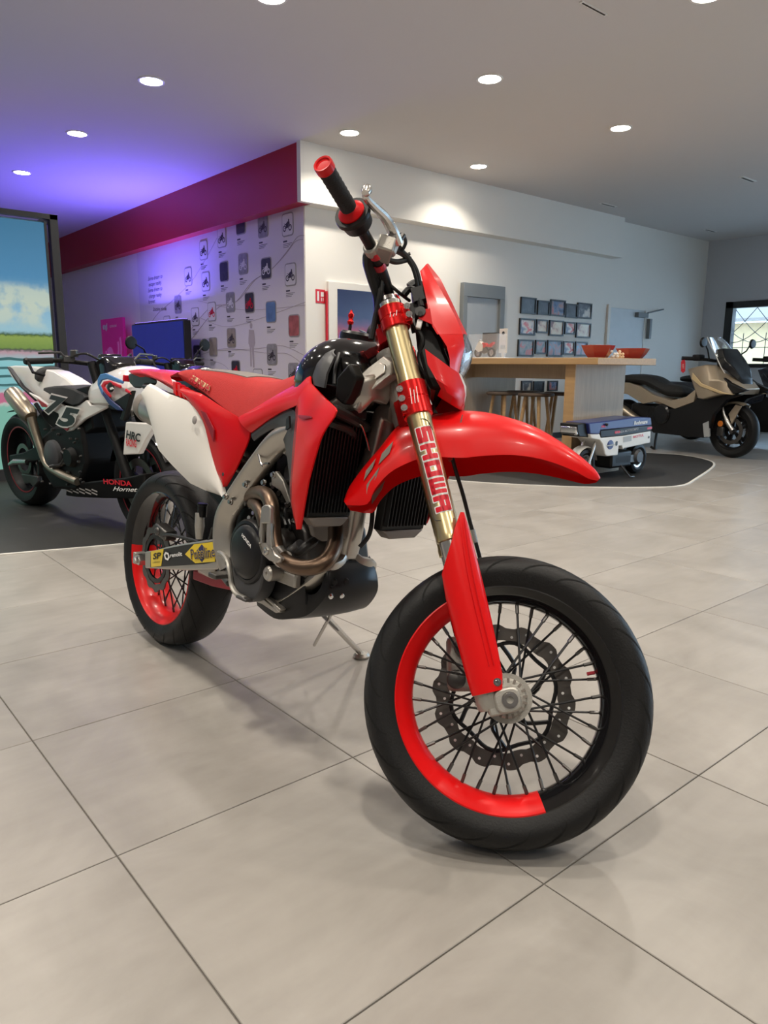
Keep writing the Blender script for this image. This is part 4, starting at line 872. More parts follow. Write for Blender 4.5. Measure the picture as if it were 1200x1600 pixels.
lt('sticker_lettering', 'SP', 'black_print', 245, 868.5, 255, 867, .062, .020, weight=.03, shear=.2)
lt('sticker_small_print', 'SUSPENSION', 'black_print', 244, 878.5, 254, 877.5, .055, .005)
lt('sticker_lettering', 'renolit', 'white_print', 275, 866.5, 284, 865.2, .082, .013, weight=.02)
lt('sticker_small_print', 'MOTORCYCLE OIL', 'black_print', 320, 871.5, 330, 870.2, .09, .006)
g = Geo(); c = L(260.5, 869, D); g.lathe([(.007, 0), (.014, 0)], c, (0, -1, 0), 6); g.xf(lambda p: V((c.x + (p.x - c.x) * 1.5, p.y, p.z))); pt('sticker_hexagon', g, 'white_print', sa, fix=False)
ax = L(224, 871, -.14)
g = Geo().lathe([(0, .026), (.010, .026), (.012, .020), (.012, .012), (.020, .012), (.021, 0), (.021, -.03)], V((.0, -.128, .306)), (0, -1, 0), 6); pt('axle_nut', g, 'steel', sa)
g = Geo().box((-.03, -.121, .306), (.02, .040, .040)).tube([(-.04, -.121, .306), (-.062, -.121, .306)], .006, 8).lathe([(0, .006), (.010, .006), (.010, -.004), (0, -.004)], (-.060, -.121, .306), (-1, 0, 0), 6); both('chain_adjuster', g, 'aluminium', sa, bevel=.003)
# rear brake
rd = pt('rear_brake_disc', wave_disc(RA, -.075, .090, .114, 12, .004), 'dark_steel')
pt('disc_carrier', Geo().lathe([(.070, -.003), (.086, -.003), (.086, .003), (.070, .003)], RA + V((0, -.074, 0)), (0, 1, 0), 30), 'black_satin', rd)
rc = pt('rear_brake_caliper', Geo().box((.085, -.085, .415), (.085, .045, .035), Matrix.Rotation(.2, 3, 'Y')).lathe([(0, .006), (.014, .006), (.016, -.02), (0, -.02)], (.07, -.108, .415), (0, -1, 0), 16), 'dark_steel', bevel=.006)
pt('rear_brake_hose', Geo().tube([(.12, -.11, .41), (.22, -.13, .43), (.34, -.135, .44), (.46, -.135, .45), (.50, -.14, .50)], .005, 8, smooth=24), 'hose_black')
pt('rear_master_cylinder', Geo().tube([L(312, 801, -.135), L(312, 822, -.135), L(311, 842, -.135)], [.013, .015, .010], 12), 'cast_aluminium')
pt('master_reservoir', Geo().lathe([(0, -.02), (.014, -.02), (.014, .012), (.016, .014), (.016, .02), (0, .021)], L(316, 797, -.13), (0, 0, 1), 14), 'black_plastic')
# chain and sprockets on the left
g = Geo().lathe([(.06, -.003), (.098, -.003), (.098, .003), (.06, .003)], RA + V((0, .088, 0)), (0, 1, 0), 44); pt('rear_sprocket', g, 'red_anodized')
for (a, b) in ((V((0, .088, .404)), V((.60, .088, .445))), (V((0, .088, .210)), V((.60, .088, .375)))):
    g = Geo(); n = 26
    for k in range(n):
        p = a.lerp(b, k / n); q = a.lerp(b, (k + .8) / n); g.bar(p, q, .010 if k % 2 else .016, .013)
    pt('chain', g, 'chain_red')
pt('chain_guide', Geo().loft([[V((x, y, z)) for y, z in ((.075, z0), (.108, z0), (.108, z1), (.075, z1))] for x, z0, z1 in ((.18, .215, .27), (.30, .235, .31), (.40, .275, .33))]), 'chain_red', bevel=.005)
pt('chain_slider', Geo().loft([[V((x, y, z)) for y, z in ((-.09, z0), (.11, z0), (.11, z1), (-.09, z1))] for x, z0, z1 in ((.30, .30, .33), (.42, .305, .345), (.54, .32, .36))]), 'chain_red', bevel=.004)
# linkage, brake pedal, pegs
g = Geo().tube(P_([(342, 864, -.150), (350, 868, -.158), (357, 880, -.165), (360, 898, -.17), (363, 916, -.172), (371, 929, -.176), (384, 936, -.18)]), .0075, 8, smooth=30); bpd = pt('brake_pedal', g, 'aluminium')
pt('pedal_tip', Geo().box(L(381, 935, -.18), (.05, .02, .008)), 'dark_steel', bpd, bevel=.002)
g = Geo().tube(P_([(344, 892, -.13), (352, 905, -.14), (358, 912, -.15)]), .010, 8, smooth=10).box(L(351, 898, -.17), (.04, .08, .014)); both('foot_peg', g, 'dark_steel', bevel=.003)
g = Geo().prism(P_([(404, 928, -.13), (409, 926, -.13), (438, 952, -.13), (436, 956, -.13)]), (0, .02, 0)).prism(P_([(404, 931, -.131), (410, 934, -.131), (437, 957, -.131), (430, 958, -.131), (405, 942, -.131)]), (0, .02, 0)); pt('frame_guard', g, 'aluminium', bevel=.003)
# ---------------------------------------------------------------- side stand
ft = FR.I @ onZ(565, 1022, .012); t0 = L(498, 952, .10)
ss = pt('side_stand', Geo().tube([t0, t0.lerp(ft, .5), ft], [.010, .0095, .0095], 10), 'steel')
pt('stand_foot', Geo().lathe([(0, -.010), (.026, -.010), (.028, -.003), (.022, .006), (0, .008)], ft, FR.I.to_3x3() @ V((0, 0, 1)), 20), 'aluminium', ss)
pt('stand_spring_rod', Geo().tube([L(524, 948, .13), L(491, 1008, .17)], .0052, 8), 'steel', ss)
pt('stand_brace', Geo().tube([t0 + V((.03, -.02, 0)), t0.lerp(ft, .52)], .004, 8), 'dark_steel', ss)
# ================================================================== fixed things around the walls
PT = thing('framed_poster', 'white framed poster of a motorcycle at night beside the red pipe', 'poster', (4.577, 6.37, .78))
ob('frame', Geo().b2((0, -.04, 0), (1.05, 0, 1.04)).b2((.10, -.03, .06), (.95, -.045, .96)), 'wall_paint', PT, bevel=.004)
def poster_mat():
    m = bpy.data.materials.new('night_print'); m.use_nodes = True; nt = m.node_tree; b = nt.nodes['Principled BSDF']; N = nt.nodes.new; K = nt.links.new
    tc = N('ShaderNodeTexCoord'); sp = N('ShaderNodeSeparateXYZ'); K(tc.outputs['Object'], sp.inputs[0]); cr = N('ShaderNodeValToRGB'); e = cr.color_ramp.elements
    e[0].position = 0; e[0].color = (.10, .10, .20, 1); e[1].position = 1; e[1].color = (.01, .012, .07, 1)
    for p, c in ((.35, (.05, .06, .16, 1)), (.50, (.10, .06, .14, 1)), (.60, (.38, .03, .07, 1)), (.68, (.10, .03, .12, 1)), (.75, (.012, .015, .09, 1))): x = e.new(p); x.color = c
    n = N('ShaderNodeTexNoise'); n.inputs['Scale'].default_value = 6; K(tc.outputs['Object'], n.inputs['Vector']); ma = N('ShaderNodeMath'); ma.operation = 'MULTIPLY_ADD'; ma.inputs[1].default_value = .12; K(n.outputs['Fac'], ma.inputs[0]); K(sp.outputs[2], ma.inputs[2])
    K(ma.outputs[0], cr.inputs[0]); K(cr.outputs[0], b.inputs['Base Color']); b.inputs['Roughness'].default_value = .25; M['night_print'] = m
poster_mat()
ob('print', Geo().b2((.105, -.048, .06), (.95, -.044, .97)), 'night_print', PT)
def moto_glyph(w):
    """flat outline of a motorcycle, printed: width w, origin at the middle of the ground line"""
    g = Geo(); r = w * .19
    for x in (-w * .31, w * .31):
        v = []; f = []
        for k in range(16):
            a = 2 * math.pi * k / 16
            for q in (r, r * .62): v.append((x + q * math.cos(a), r + q * math.sin(a), 0))
        for k in range(16): j = (k + 1) % 16; f.append((2 * k, 2 * j, 2 * j + 1, 2 * k + 1))
        g.add(v, f)
    for poly in ([(-.40, .50), (-.18, .44), (.02, .56), (.20, .58), (.22, .44), (.10, .20), (-.12, .18), (-.16, .36)], [(.16, .58), (.22, .60), (.34, .22), (.29, .20)], [(.08, .58), (.12, .72), (.24, .66), (.20, .58)], [(-.31, .22), (-.31, .16), (-.05, .24), (-.05, .30)]):
        g.add([(x * w, y * w, 0) for x, y in poly], [tuple(range(len(poly)))])
    return g
g = moto_glyph(.6); g.xf(lambda p: V((.62 + p.x, -.0495, .28 + p.y))); ob('printed_motorcycle', g, 'grey_panel', PT, fix=False)
g = moto_glyph(.58); g.xf(lambda p: V((.60 + p.x, -.0505, .29 + p.y * .98))); ob('printed_shadow', g, 'navy_print', PT, fix=False)
# fire sign and pipe
t = thing('fire_hose_sign', 'small red fire hose sign with white pictogram on the white wall', 'sign', (4.44, 6.37, 1.60))
ob('plate', Geo().b2((0, -.004, 0), (.115, 0, .135)), 'red_print', t)
ob('pictogram', Geo().b2((.018, -.006, .02), (.04, -.004, .115)).b2((.062, -.006, .065), (.098, -.004, .11)).b2((.066, -.006, .02), (.074, -.004, .055)).b2((.086, -.006, .02), (.094, -.004, .055)), 'white_print', t)
tag(ob('red_pipe', Geo().tube([(4.56, 6.345, 0), (4.56, 6.345, 1.72)], .013, 10).b2((4.545, 6.345, 1.70), (4.575, 6.37, 1.72)), 'red_print'), 'thin red vertical pipe beside the framed poster', 'pipe')
# grey door behind the bar
d = struct('door_1', Geo().b2((6.53, 6.31, 0), (6.60, 6.37, 1.80)).b2((7.19, 6.31, 0), (7.27, 6.37, 1.80)).b2((6.53, 6.31, 1.80), (7.27, 6.37, 1.955)), 'grey_paint', bevel=.004)
ob('door_panel', Geo().b2((6.60, 6.345, 0), (7.19, 6.36, 1.80)), 'grey_panel', d)
# pale door with closer
d = struct('door_2', Geo().b2((9.57, 6.335, 0), (9.63, 6.37, 1.84)).b2((10.55, 6.335, 0), (10.61, 6.37, 1.84)).b2((9.57, 6.335, 1.84), (10.61, 6.37, 1.88)), 'wall_paint')
ob('door_leaf', Geo().b2((9.63, 6.345, .01), (10.55, 6.362, 1.84)), 'door_white', d)
ob('door_closer', Geo().b2((10.28, 6.28, 1.73), (10.56, 6.345, 1.80)).bar((10.5, 6.26, 1.80), (11.0, 6.30, 1.88), .03, .02).b2((10.60, 6.27, 1.42), (10.66, 6.33, 1.72)), 'grey_paint', d, bevel=.004)
ob('door_handle', Geo().tube([(9.72, 6.345, .98), (9.72, 6.29, .98), (9.84, 6.29, .98)], .01, 8), 'steel', d)
# ---------------------------------------------------------------- photo frames
def photo_mat(name, cols, sc, seed):
    m = bpy.data.materials.new(name); m.use_nodes = True; nt = m.node_tree; b = nt.nodes['Principled BSDF']; N = nt.nodes.new; K = nt.links.new
    tc = N('ShaderNodeTexCoord'); mp = N('ShaderNodeMapping'); mp.inputs['Location'].default_value = (seed * 3.1, seed * 1.7, seed * .9); K(tc.outputs['Object'], mp.inputs['Vector'])
    n = N('ShaderNodeTexNoise'); n.inputs['Scale'].default_value = sc; n.inputs['Detail'].default_value = 2.5; n.inputs['Distortion'].default_value = .8; K(mp.outputs[0], n.inputs['Vector'])
    cr = N('ShaderNodeValToRGB'); e = cr.color_ramp.elements; e[0].position = .38; e[0].color = (*cols[0], 1); e[1].position = .62; e[1].color = (*cols[-1], 1)
    for k, c in enumerate(cols[1:-1]): x = e.new(.38 + .24 * (k + 1) / (len(cols) - 1)); x.color = (*c, 1)
    K(n.outputs['Fac'], cr.inputs[0]); K(cr.outputs[0], b.inputs['Base Color']); b.inputs['Roughness'].default_value = .3; M[name] = m
photo_mat('photo_dark', [(.012, .012, .014), (.02, .02, .022), (.05, .05, .055)], 9, 1); photo_mat('photo_blue', [(.02, .03, .07), (.08, .14, .28), (.30, .22, .22), (.45, .08, .08)], 8, 2)
photo_mat('photo_car', [(.03, .03, .035), (.10, .10, .11), (.62, .56, .48)], 7, 3); photo_mat('photo_red', [(.12, .15, .22), (.65, .55, .48), (.75, .62, .50), (.70, .10, .08)], 8, 4)
photo_mat('photo_warm', [(.25, .08, .06), (.70, .50, .34), (.80, .70, .52)], 8, 5); photo_mat('photo_grey', [(.08, .11, .11), (.20, .22, .21), (.32, .28, .26), (.60, .12, .10)], 8, 6); photo_mat('photo_street', [(.05, .08, .13), (.22, .28, .34), (.50, .20, .18), (.20, .35, .50)], 8, 7)
rowsF = [('top', [(450, 145, 525, 238), (537, 163, 596, 243), (604, 158, 676, 250), (683, 180, 740, 258), (746, 175, 813, 262)], ['photo_dark', 'photo_dark', 'photo_blue', 'photo_dark', 'photo_car'], ['plain black picture, largest of the top row', 'small almost black picture', 'dark blue street picture', 'small dark grey picture', 'dark picture with a pale car']),
         ('second', [(443, 256, 520, 347), (530, 262, 585, 336), (598, 266, 667, 352), (678, 275, 728, 343), (738, 279, 808, 362)], ['photo_red', 'photo_warm', 'photo_warm', 'photo_red', 'photo_warm'], ['bright picture with a red spot', 'small pale orange picture', 'cream and red helmet picture', 'small red and white picture', 'pale cream picture']),
         ('third', [(435, 367, 512, 457), (525, 370, 578, 444), (588, 371, 661, 458), (670, 376, 723, 448), (733, 378, 790, 455)], ['photo_grey', 'photo_grey', 'photo_street', 'photo_red', 'photo_street'], ['grey-green picture', 'small grey street picture', 'blue and red street picture', 'small picture with a red banner', 'bluish picture behind the red bowl']),
         ('lowest', [(452, 583, 503, 640), (515, 585, 566, 642), (590, 583, 637, 636)], ['photo_car', 'photo_dark', 'photo_blue'], ['dark picture of a skyline', 'almost black picture', 'dark blue picture'])]
ords = ['leftmost', 'second from the left', 'third from the left', 'fourth from the left', 'rightmost']
for rn, rs, ms, ds in rowsF:
    for k, (x0, y0, x1, y1) in enumerate(rs):
        a = onY(680 + x0 / 3.333, 420 + y0 / 3.333, 6.35); b = onY(680 + x1 / 3.333, 420 + y1 / 3.333, 6.35)
        t = thing('photo_frame', '%s, black frame, %s of %s row%s' % (ds[k], ords[k], rn, ' under the bar' if rn == 'lowest' else ''), 'picture frame', (a.x, 6.37, b.z), 'black picture frames on the back wall'); w, hh = b.x - a.x, a.z - b.z; bw = .02
        ob('frame', Geo().b2((0, -.025, 0), (bw, 0, hh)).b2((w - bw, -.025, 0), (w, 0, hh)).b2((bw, -.025, 0), (w - bw, 0, bw)).b2((bw, -.025, hh - bw), (w - bw, 0, hh)), 'black_frame', t)
        ob('photo', Geo().b2((bw, -.014, bw), (w - bw, -.006, hh - bw)), ms[k], t)
# ---------------------------------------------------------------- mural
mat('mural_print', (.74, .70, .70), .6, var=.02, scale=2); mat('mural_line', (.48, .42, .42), .7); mat('mural_ink', (.06, .05, .06), .6)
mat('m_dark', (.045, .045, .05), .5, var=.6, scale=20); mat('m_grey', (.30, .29, .29), .5, var=.5, scale=18); mat('m_light', (.74, .72, .70), .5); mat('m_blue', (.12, .22, .40), .5, var=.5, scale=9); mat('m_red', (.42, .12, .11), .5, var=.7, scale=14); mat('m_brown', (.34, .29, .22), .5, var=.5, scale=14)
mu_ = thing('wall_mural', 'white timeline mural with rows of small framed motorcycle pictures on the left wall', 'mural', (4.32, 6.37, 0))
XM = 4.32
ob('sheet', Geo().b2((-.006, .01, 0), (0, 4.2, 2.515)), 'mural_print', mu_)
tiles = [(295, 432.5, 'm_light', 1), (319, 391, 'm_light', 1), (347.5, 371, 'm_light', 1), (377, 350, 'm_dark', 0), (412, 354, 'm_grey', 1), (450.5, 351, 'm_light', 1), (322.5, 440, 'm_light', 1), (351, 424.5, 'm_dark', 0), (381, 412.5, 'm_grey', 2), (417, 419.5, 'm_dark', 2), (455, 429, 'm_light', 1), (279, 476, 'm_grey', 1), (306, 495, 'm_light', 1), (332, 487, 'm_light', 3), (361, 472.5, 'm_grey', 2), (391, 473, 'm_dark', 3), (424.5, 487.5, 'm_blue', 0), (460.5, 509, 'm_red', 0), (309, 553, 'm_dark', 2), (334, 542, 'm_brown', 0), (362.5, 528, 'm_brown', 1), (426, 554, 'm_grey', 1), (369.5, 578, 'm_dark', 3), (460, 584, 'm_grey', 1), (404, 592, 'm_light', 1), (262, 507, 'm_light', 1), (280, 520, 'm_grey', 0)]
for u, v, mt, gl in tiles:
    c = onX(u, v, XM); s = .105; y, z = c.y - 6.37, c.z
    def rr(hw, hh, r): 
        o = []
        for cx, cz, a0 in ((hw - r, hh - r, 0), (-hw + r, hh - r, 90), (-hw + r, -hh + r, 180), (hw - r, -hh + r, 270)):
            for k in range(4): a = math.radians(a0 + k * 30); o.append((cx + r * math.cos(a), cz + r * math.sin(a)))
        return o
    bd = ob('picture_tile', Geo().prism([(-.006, y + p, z + q) for p, q in rr(s, s * 1.08, .035)], (-.004, 0, 0)), 'grey_print', mu_)
    ob('picture', Geo().prism([(-.010, y + p, z + q) for p, q in rr(s - .012, s * 1.08 - .012, .028)], (-.002, 0, 0)), mt, bd)
    if gl:
        g = moto_glyph(.165); g.xf(lambda p: V((-.0135, y - p.x, z - .065 + p.y))); ob('printed_motorcycle', g, {1: 'mural_ink', 2: 'm_light', 3: 'red_print'}[gl], bd, fix=False)
    g = Geo().b2((-.008, y + .02, z - .165), (-.006, y + .09, z - .15))
    for k in range(3): g.b2((-.008, y - .07 + .03 * k, z - .185 - .016 * k), (-.006, y + .09, z - .181 - .016 * k))
    ob('caption', g, 'mural_ink', bd)
def mcurve(pts, r=.004, m_='mural_line'):
    ob('track_line', Geo().tube([onX(u, v, XM) - mu_.location + V((-.006, 0, 0)) for u, v in pts], r, 4, smooth=40), m_, mu_)
mcurve([(215, 560), (240, 500), (270, 470), (300, 440), (325, 400), (340, 372)]); mcurve([(295, 520), (330, 480), (365, 475), (395, 440), (420, 425), (445, 400), (462, 378), (475, 374)]); mcurve([(300, 530), (340, 482), (372, 470), (400, 437), (425, 421), (450, 392), (465, 371), (476, 368)])
mcurve([(300, 490), (350, 510), (400, 500), (478, 472)], .003); mcurve([(310, 470), (380, 484), (478, 477)], .003); mcurve([(300, 560), (350, 545), (420, 552), (450, 553), (478, 572)]); mcurve([(330, 548), (400, 545), (440, 540), (478, 556)]); mcurve([(310, 560), (350, 570), (372, 600)], .003)
c = [onX(u, v, XM) - mu_.location for u, v in ((240, 432), (238, 474))]
for k, ln in enumerate(('Some dream to', 'escape reality.', 'Some dream to', 'change reality', 'forever.')):
    u, v = (243 + (0 if k < 4 else -5), 434 + k * 9.3); lettering('quote', ln, 'mural_ink', mu_, onX(u, v, XM) - mu_.location + V((-.008, 0, 0)), (0, -1, 0), (0, 0, 1), .075, shear=.3)
lettering('signature', 'Soichiro Honda', 'mural_ink', mu_, onX(250, 483, XM) - mu_.location + V((-.008, 0, 0)), (0, -1, -.03), (0, 0, 1), .07, shear=.5)
# a sketched standing figure printed between the pictures
g = Geo(); c = onX(394, 536, XM) - mu_.location
for poly in ([(-.03, .20), (.0, .23), (.03, .20), (.02, .16), (-.02, .16)], [(-.06, .14), (.05, .15), (.07, .0), (.04, -.05), (-.05, -.05), (-.08, .0)], [(-.05, -.05), (-.005, -.05), (-.02, -.27), (-.05, -.27)], [(.005, -.05), (.04, -.05), (.04, -.26), (.01, -.26)]):
    g.add([(-.008, c.y + y, c.z + z) for y, z in poly], [tuple(range(len(poly)))])
ob('printed_figure', g, 'mural_line', mu_, fix=False)
# ---------------------------------------------------------------- television and pink panel
mat('led_violet', (.30, .20, 1.0), .5, emit=6); mat('tv_blue', (.014, .022, .17), .2, emit=.5); mat('magenta_panel', (.55, .01, .22), .4, emit=.12); mat('magenta_light', (.72, .16, .48), .4, emit=.1)  # both magenta colours carry a faint added glow
a = onX(206, 508, 4.0); b = onX(287, 499.5, 4.0); 
t = thing('television', 'wide flat television showing plain blue below the handwritten quote', 'television', (4.0, b.y, .5)); wv = a.y - b.y; zt = b.z - .5
ob('housing', Geo().b2((0, 0, .05), (.09, wv, zt)), 'black_frame', t, bevel=.006); ob('screen', Geo().b2((-.006, .02, .09), (0, wv - .005, zt - .012)), 'tv_blue', t); ob('stand', Geo().b2((.02, wv * .3, -.5), (.07, wv * .36, .06)).b2((.02, wv * .64, -.5), (.07, wv * .7, .06)).b2((-.2, wv * .2, -.5), (.25, wv * .8, -.47)), 'black_frame', t, bevel=.004)
lb = thing('led_wash_bar', 'slim LED bar on top of the television throwing violet light up the wall', 'lamp', (4.0, b.y, b.z))
ob('housing', Geo().b2((.02, .05, .001), (.08, wv - .05, .016)), 'anthracite', lb); ob('diffuser', Geo().b2((.025, .06, .016), (.075, wv - .06, .018)), 'led_violet', lb)
l = bpy.data.lights.new('led', 'AREA'); l.shape = 'RECTANGLE'; l.size = .05; l.size_y = wv - .15; l.energy = LED_W; l.color = (.17, .12, 1.0)
lo = bpy.data.objects.new('led', l); COL.objects.link(lo); lo.parent = lb; lo.location = (.05, wv / 2, .03); lo.rotation_euler = (math.pi, math.radians(-42), 0)
a = onX(157, 499.5, 4.15); b = onX(195, 561, 4.15)
t = thing('magenta_panel', 'magenta advertising panel with white logo left of the television', 'panel', (4.15, b.y, 0)); wv = a.y - b.y
ob('board', Geo().b2((0, 0, .55), (.04, wv, a.z)), 'magenta_panel', t, bevel=.004)
ob('panel_foot', Geo().b2((-.1, wv * .3, 0), (.15, wv * .7, .02)).b2((0, wv * .45, 0), (.04, wv * .55, .56)), 'black_frame', t)
lettering('logo', 'engi', 'white_print', t, (-.003, wv * .80, a.z - .11), (0, -1, 0), (0, 0, 1), .12, weight=.006); lettering('tagline', 'connected', 'white_print', t, (-.003, wv * .42, a.z - .11), (0, -1, 0), (0, 0, 1), .065)
g = Geo(); cy, cz = wv * .48, a.z - .42
for r0, a0, a1 in ((.32, 190, 385), (.22, 185, 380)):
    P = [(-.004, cy - r0 * math.cos(math.radians(lerp(a0, a1, k / 20))), cz + r0 * math.sin(math.radians(lerp(a0, a1, k / 20)))) for k in range(21)]; g.tube(P, .03, 5)
g.lathe([(0, 0), (.13, 0)], (-.004, cy + .12, cz - .12), (-1, 0, 0), 20); g.xf(lambda p: V((max(p.x, -.006), min(max(p.y, .03), wv - .03), p.z))); ob('ring_graphic', g, 'magenta_light', t, fix=False)
# ---------------------------------------------------------------- large LED screen
def led_mat():
    m = bpy.data.materials.new('led_picture'); m.use_nodes = True; nt = m.node_tree; b = nt.nodes['Principled BSDF']; N = nt.nodes.new; K = nt.links.new
    tc = N('ShaderNodeTexCoord'); sp = N('ShaderNodeSeparateXYZ'); K(tc.outputs['Object'], sp.inputs[0])
    def ramp(pts):
        cr = N('ShaderNodeValToRGB'); e = cr.color_ramp.elements; e[0].position, e[0].color = pts[0][0], (*pts[0][1], 1); e[1].position, e[1].color = pts[-1][0], (*pts[-1][1], 1)
        for p, c in pts[1:-1]: x = e.new(p); x.color = (*c, 1)
        return cr
    n = N('ShaderNodeTexNoise'); n.inputs['Scale'].default_value = 5; n.inputs['Detail'].default_value = 5; K(tc.outputs['Object'], n.inputs['Vector'])
    zz = N('ShaderNodeMath'); zz.operation = 'DIVIDE'; zz.inputs[1].default_value = 2.12; K(sp.outputs[2], zz.inputs[0])
    n3 = N('ShaderNodeTexNoise'); n3.inputs['Scale'].default_value = 30; K(tc.outputs['Object'], n3.inputs['Vector']); jt = N('ShaderNodeMath'); jt.operation = 'MULTIPLY_ADD'; jt.inputs[1].default_value = .018; K(n3.outputs['Fac'], jt.inputs[0]); K(zz.outputs[0], jt.inputs[2])
    base = ramp([(0, (.22, .50, .40)), (.30, (.24, .55, .44)), (.312, (.62, .62, .58)), (.318, (.60, .16, .28)), (.352, (.62, .18, .30)), (.358, (.55, .62, .62)), (.372, (.25, .58, .62)), (.475, (.30, .66, .70)), (.512, (.55, .35, .40)), (.52, (.06, .08, .06)), (.528, (.20, .32, .07)), (.572, (.30, .42, .09)), (.578, (.05, .11, .03)), (.592, (.36, .62, .72)), (.66, (.30, .55, .72)), (.80, (.08, .28, .50)), (1, (.045, .20, .36))])
    K(jt.outputs[0], base.inputs[0]); base.color_ramp.interpolation = 'LINEAR'
    cl = ramp([(.40, (0, 0, 0)), (.52, (1, 1, 1))]); K(n.outputs['Fac'], cl.inputs[0])
    band = ramp([(.585, (0, 0, 0)), (.62, (.8, .8, .8)), (.68, (1, 1, 1)), (.745, (.85, .85, .85)), (.775, (0, 0, 0))]); K(zz.outputs[0], band.inputs[0])
    mu2 = N('ShaderNodeMath'); mu2.operation = 'MULTIPLY'; K(cl.outputs[0], mu2.inputs[0]); K(band.outputs[0], mu2.inputs[1])
    wv_ = N('ShaderNodeTexWave'); wv_.bands_direction = 'Z'; wv_.inputs['Scale'].default_value = 4.5; wv_.inputs['Distortion'].default_value = 3; wv_.inputs['Detail Scale'].default_value = .6; K(tc.outputs['Object'], wv_.inputs['Vector'])
    wr = ramp([(.75, (0, 0, 0)), (.85, (1, 1, 1))]); K(wv_.outputs['Fac'], wr.inputs[0]); tb_ = ramp([(.36, (0, 0, 0)), (.375, (1, 1, 1)), (.495, (1, 1, 1)), (.51, (0, 0, 0))]); K(zz.outputs[0], tb_.inputs[0]); m4 = N('ShaderNodeMath'); m4.operation = 'MULTIPLY'; K(wr.outputs[0], m4.inputs[0]); K(tb_.outputs[0], m4.inputs[1])
    mx = N('ShaderNodeMix'); mx.data_type = 'RGBA'; K(m4.outputs[0], mx.inputs['Factor']); K(base.outputs[0], mx.inputs['A']); mx.inputs['B'].default_value = (.05, .16, .17, 1)
    mx2 = N('ShaderNodeMix'); mx2.data_type = 'RGBA'; K(mu2.outputs[0], mx2.inputs['Factor']); K(mx.outputs['Result'], mx2.inputs['A']); mx2.inputs['B'].default_value = (.62, .72, .60, 1)
    b.inputs['Base Color'].default_value = (.01, .01, .01, 1); b.inputs['Roughness'].default_value = .4; K(mx2.outputs['Result'], b.inputs['Emission Color']); b.inputs['Emission Strength'].default_value = .70; M['led_picture'] = m
led_mat()
t = thing('led_screen', 'large upright LED screen showing a race track under a cloudy sky', 'screen', (0, 6.75, 0))
ob('display', Geo().b2((-2.2, 0, .10), (1.975, .06, 2.12)), 'led_picture', t)
ob('base', Geo().b2((-2.2, -.02, 0), (1.99, .25, .10)), 'anthracite', t, bevel=.004)
ob('post', Geo().b2((2.02, -.02, 0), (2.085, .05, 2.19)), 'anthracite', t, bevel=.003); ob('post', Geo().b2((2.02, .36, 0), (2.085, .42, 2.19)), 'anthracite', t, bevel=.003)
ob('top_rail', Geo().b2((-2.2, -.02, 2.15), (2.085, .05, 2.19)).b2((2.02, -.02, 2.15), (2.085, .42, 2.19)), 'anthracite', t, bevel=.003); ob('top_panel', Geo().b2((-2.2, .05, 2.125), (2.02, .36, 2.14)), 'grey_panel', t)
ob('screen_edge', Geo().b2((1.975, -.01, .10), (1.995, .07, 2.13)), 'anthracite', t)
# ---------------------------------------------------------------- oak bar, stools and the things on it
BX0, BX1, BY0, BY1 = 5.45, 6.34, 3.66, 5.75
t = thing('oak_bar_table', 'tall oak bar table with panel legs standing on the dark mat', 'table', (5.45, 3.66, 0)); P0 = V((5.45, 3.66, 0))
bb = lambda a, b: Geo().b2(V(a) - P0, V(b) - P0)
ob('table_top', bb((BX0 - .03, BY0, 1.0), (BX1, BY1, 1.058)), 'oak', t, bevel=.004)
ob('leg_panel', bb((5.49, 3.925, 0), (6.27, 4.02, 1.0)), 'oak_grey', t); ob('leg_edge', bb((5.478, 3.92, 0), (5.492, 4.025, 1.0)), 'oak', t)
ob('leg_panel', bb((5.43, 5.25, 0), (6.27, 5.35, 1.0)), 'oak_grey', t); ob('leg_edge', bb((5.418, 5.245, 0), (5.432, 5.355, 1.0)), 'oak', t)
ob('apron', bb((5.62, 4.02, .87), (5.66, 5.25, 1.0)), 'oak_grey', t); ob('foot_rail', bb((5.43, 5.36, 0), (5.5, 5.7, .07)), 'oak', t)
for k, (x, y, lab) in enumerate(((5.66, 4.88, 'wooden bar stool nearest the left panel leg of the bar'), (5.66, 4.48, 'wooden bar stool in the middle, front row under the bar'), (6.08, 4.98, 'wooden bar stool at the back left under the bar'), (6.08, 4.50, 'wooden bar stool at the back, beside the right panel leg'))):
    s = thing('bar_stool', lab, 'stool', (x, y, .004), 'wooden stools under the bar')
    ob('seat', Geo().lathe([(0, .70), (.16, .70), (.172, .708), (.172, .722), (.165, .73), (0, .73)], (0, 0, 0), (0, 0, 1), 28), 'dark_wood', s)
    for i in range(4):
        a = math.radians(45 + 90 * i + 8 * k); ob('leg', Geo().tube([(.10 * math.cos(a), .10 * math.sin(a), .70), (.20 * math.cos(a), .20 * math.sin(a), 0)], [.019, .015], 8), 'oak', s)
    for i in range(4):
        a = math.radians(45 + 90 * i + 8 * k); b = a + math.pi / 2; ob('stretcher', Geo().tube([(.172 * math.cos(a), .172 * math.sin(a), .2), (.172 * math.cos(b), .172 * math.sin(b), .2)], .008, 6), 'oak', s)
mat('bowl_red', (.30, .004, .008), .3, coat=.5); mat('candy', (.75, .55, .35), .4, var=.3, scale=60)
def bowl(x, y, r, hh, lab):
    s = thing('bowl', lab, 'bowl', (x, y, 1.058), 'red bowls on the bar'); rings = []
    for rad, z in ((r * .55, 0), (r * .8, hh * .45), (r, hh), (r * .96, hh), (r * .76, hh * .45), (r * .5, .012)):
        rings.append([V((rad * math.cos(2 * math.pi * k / 6 + .3), rad * math.sin(2 * math.pi * k / 6 + .3), z)) for k in range(6)])
    ob('shell', Geo().loft(rings), 'bowl_red', s, sm=30, bevel=.004); return s
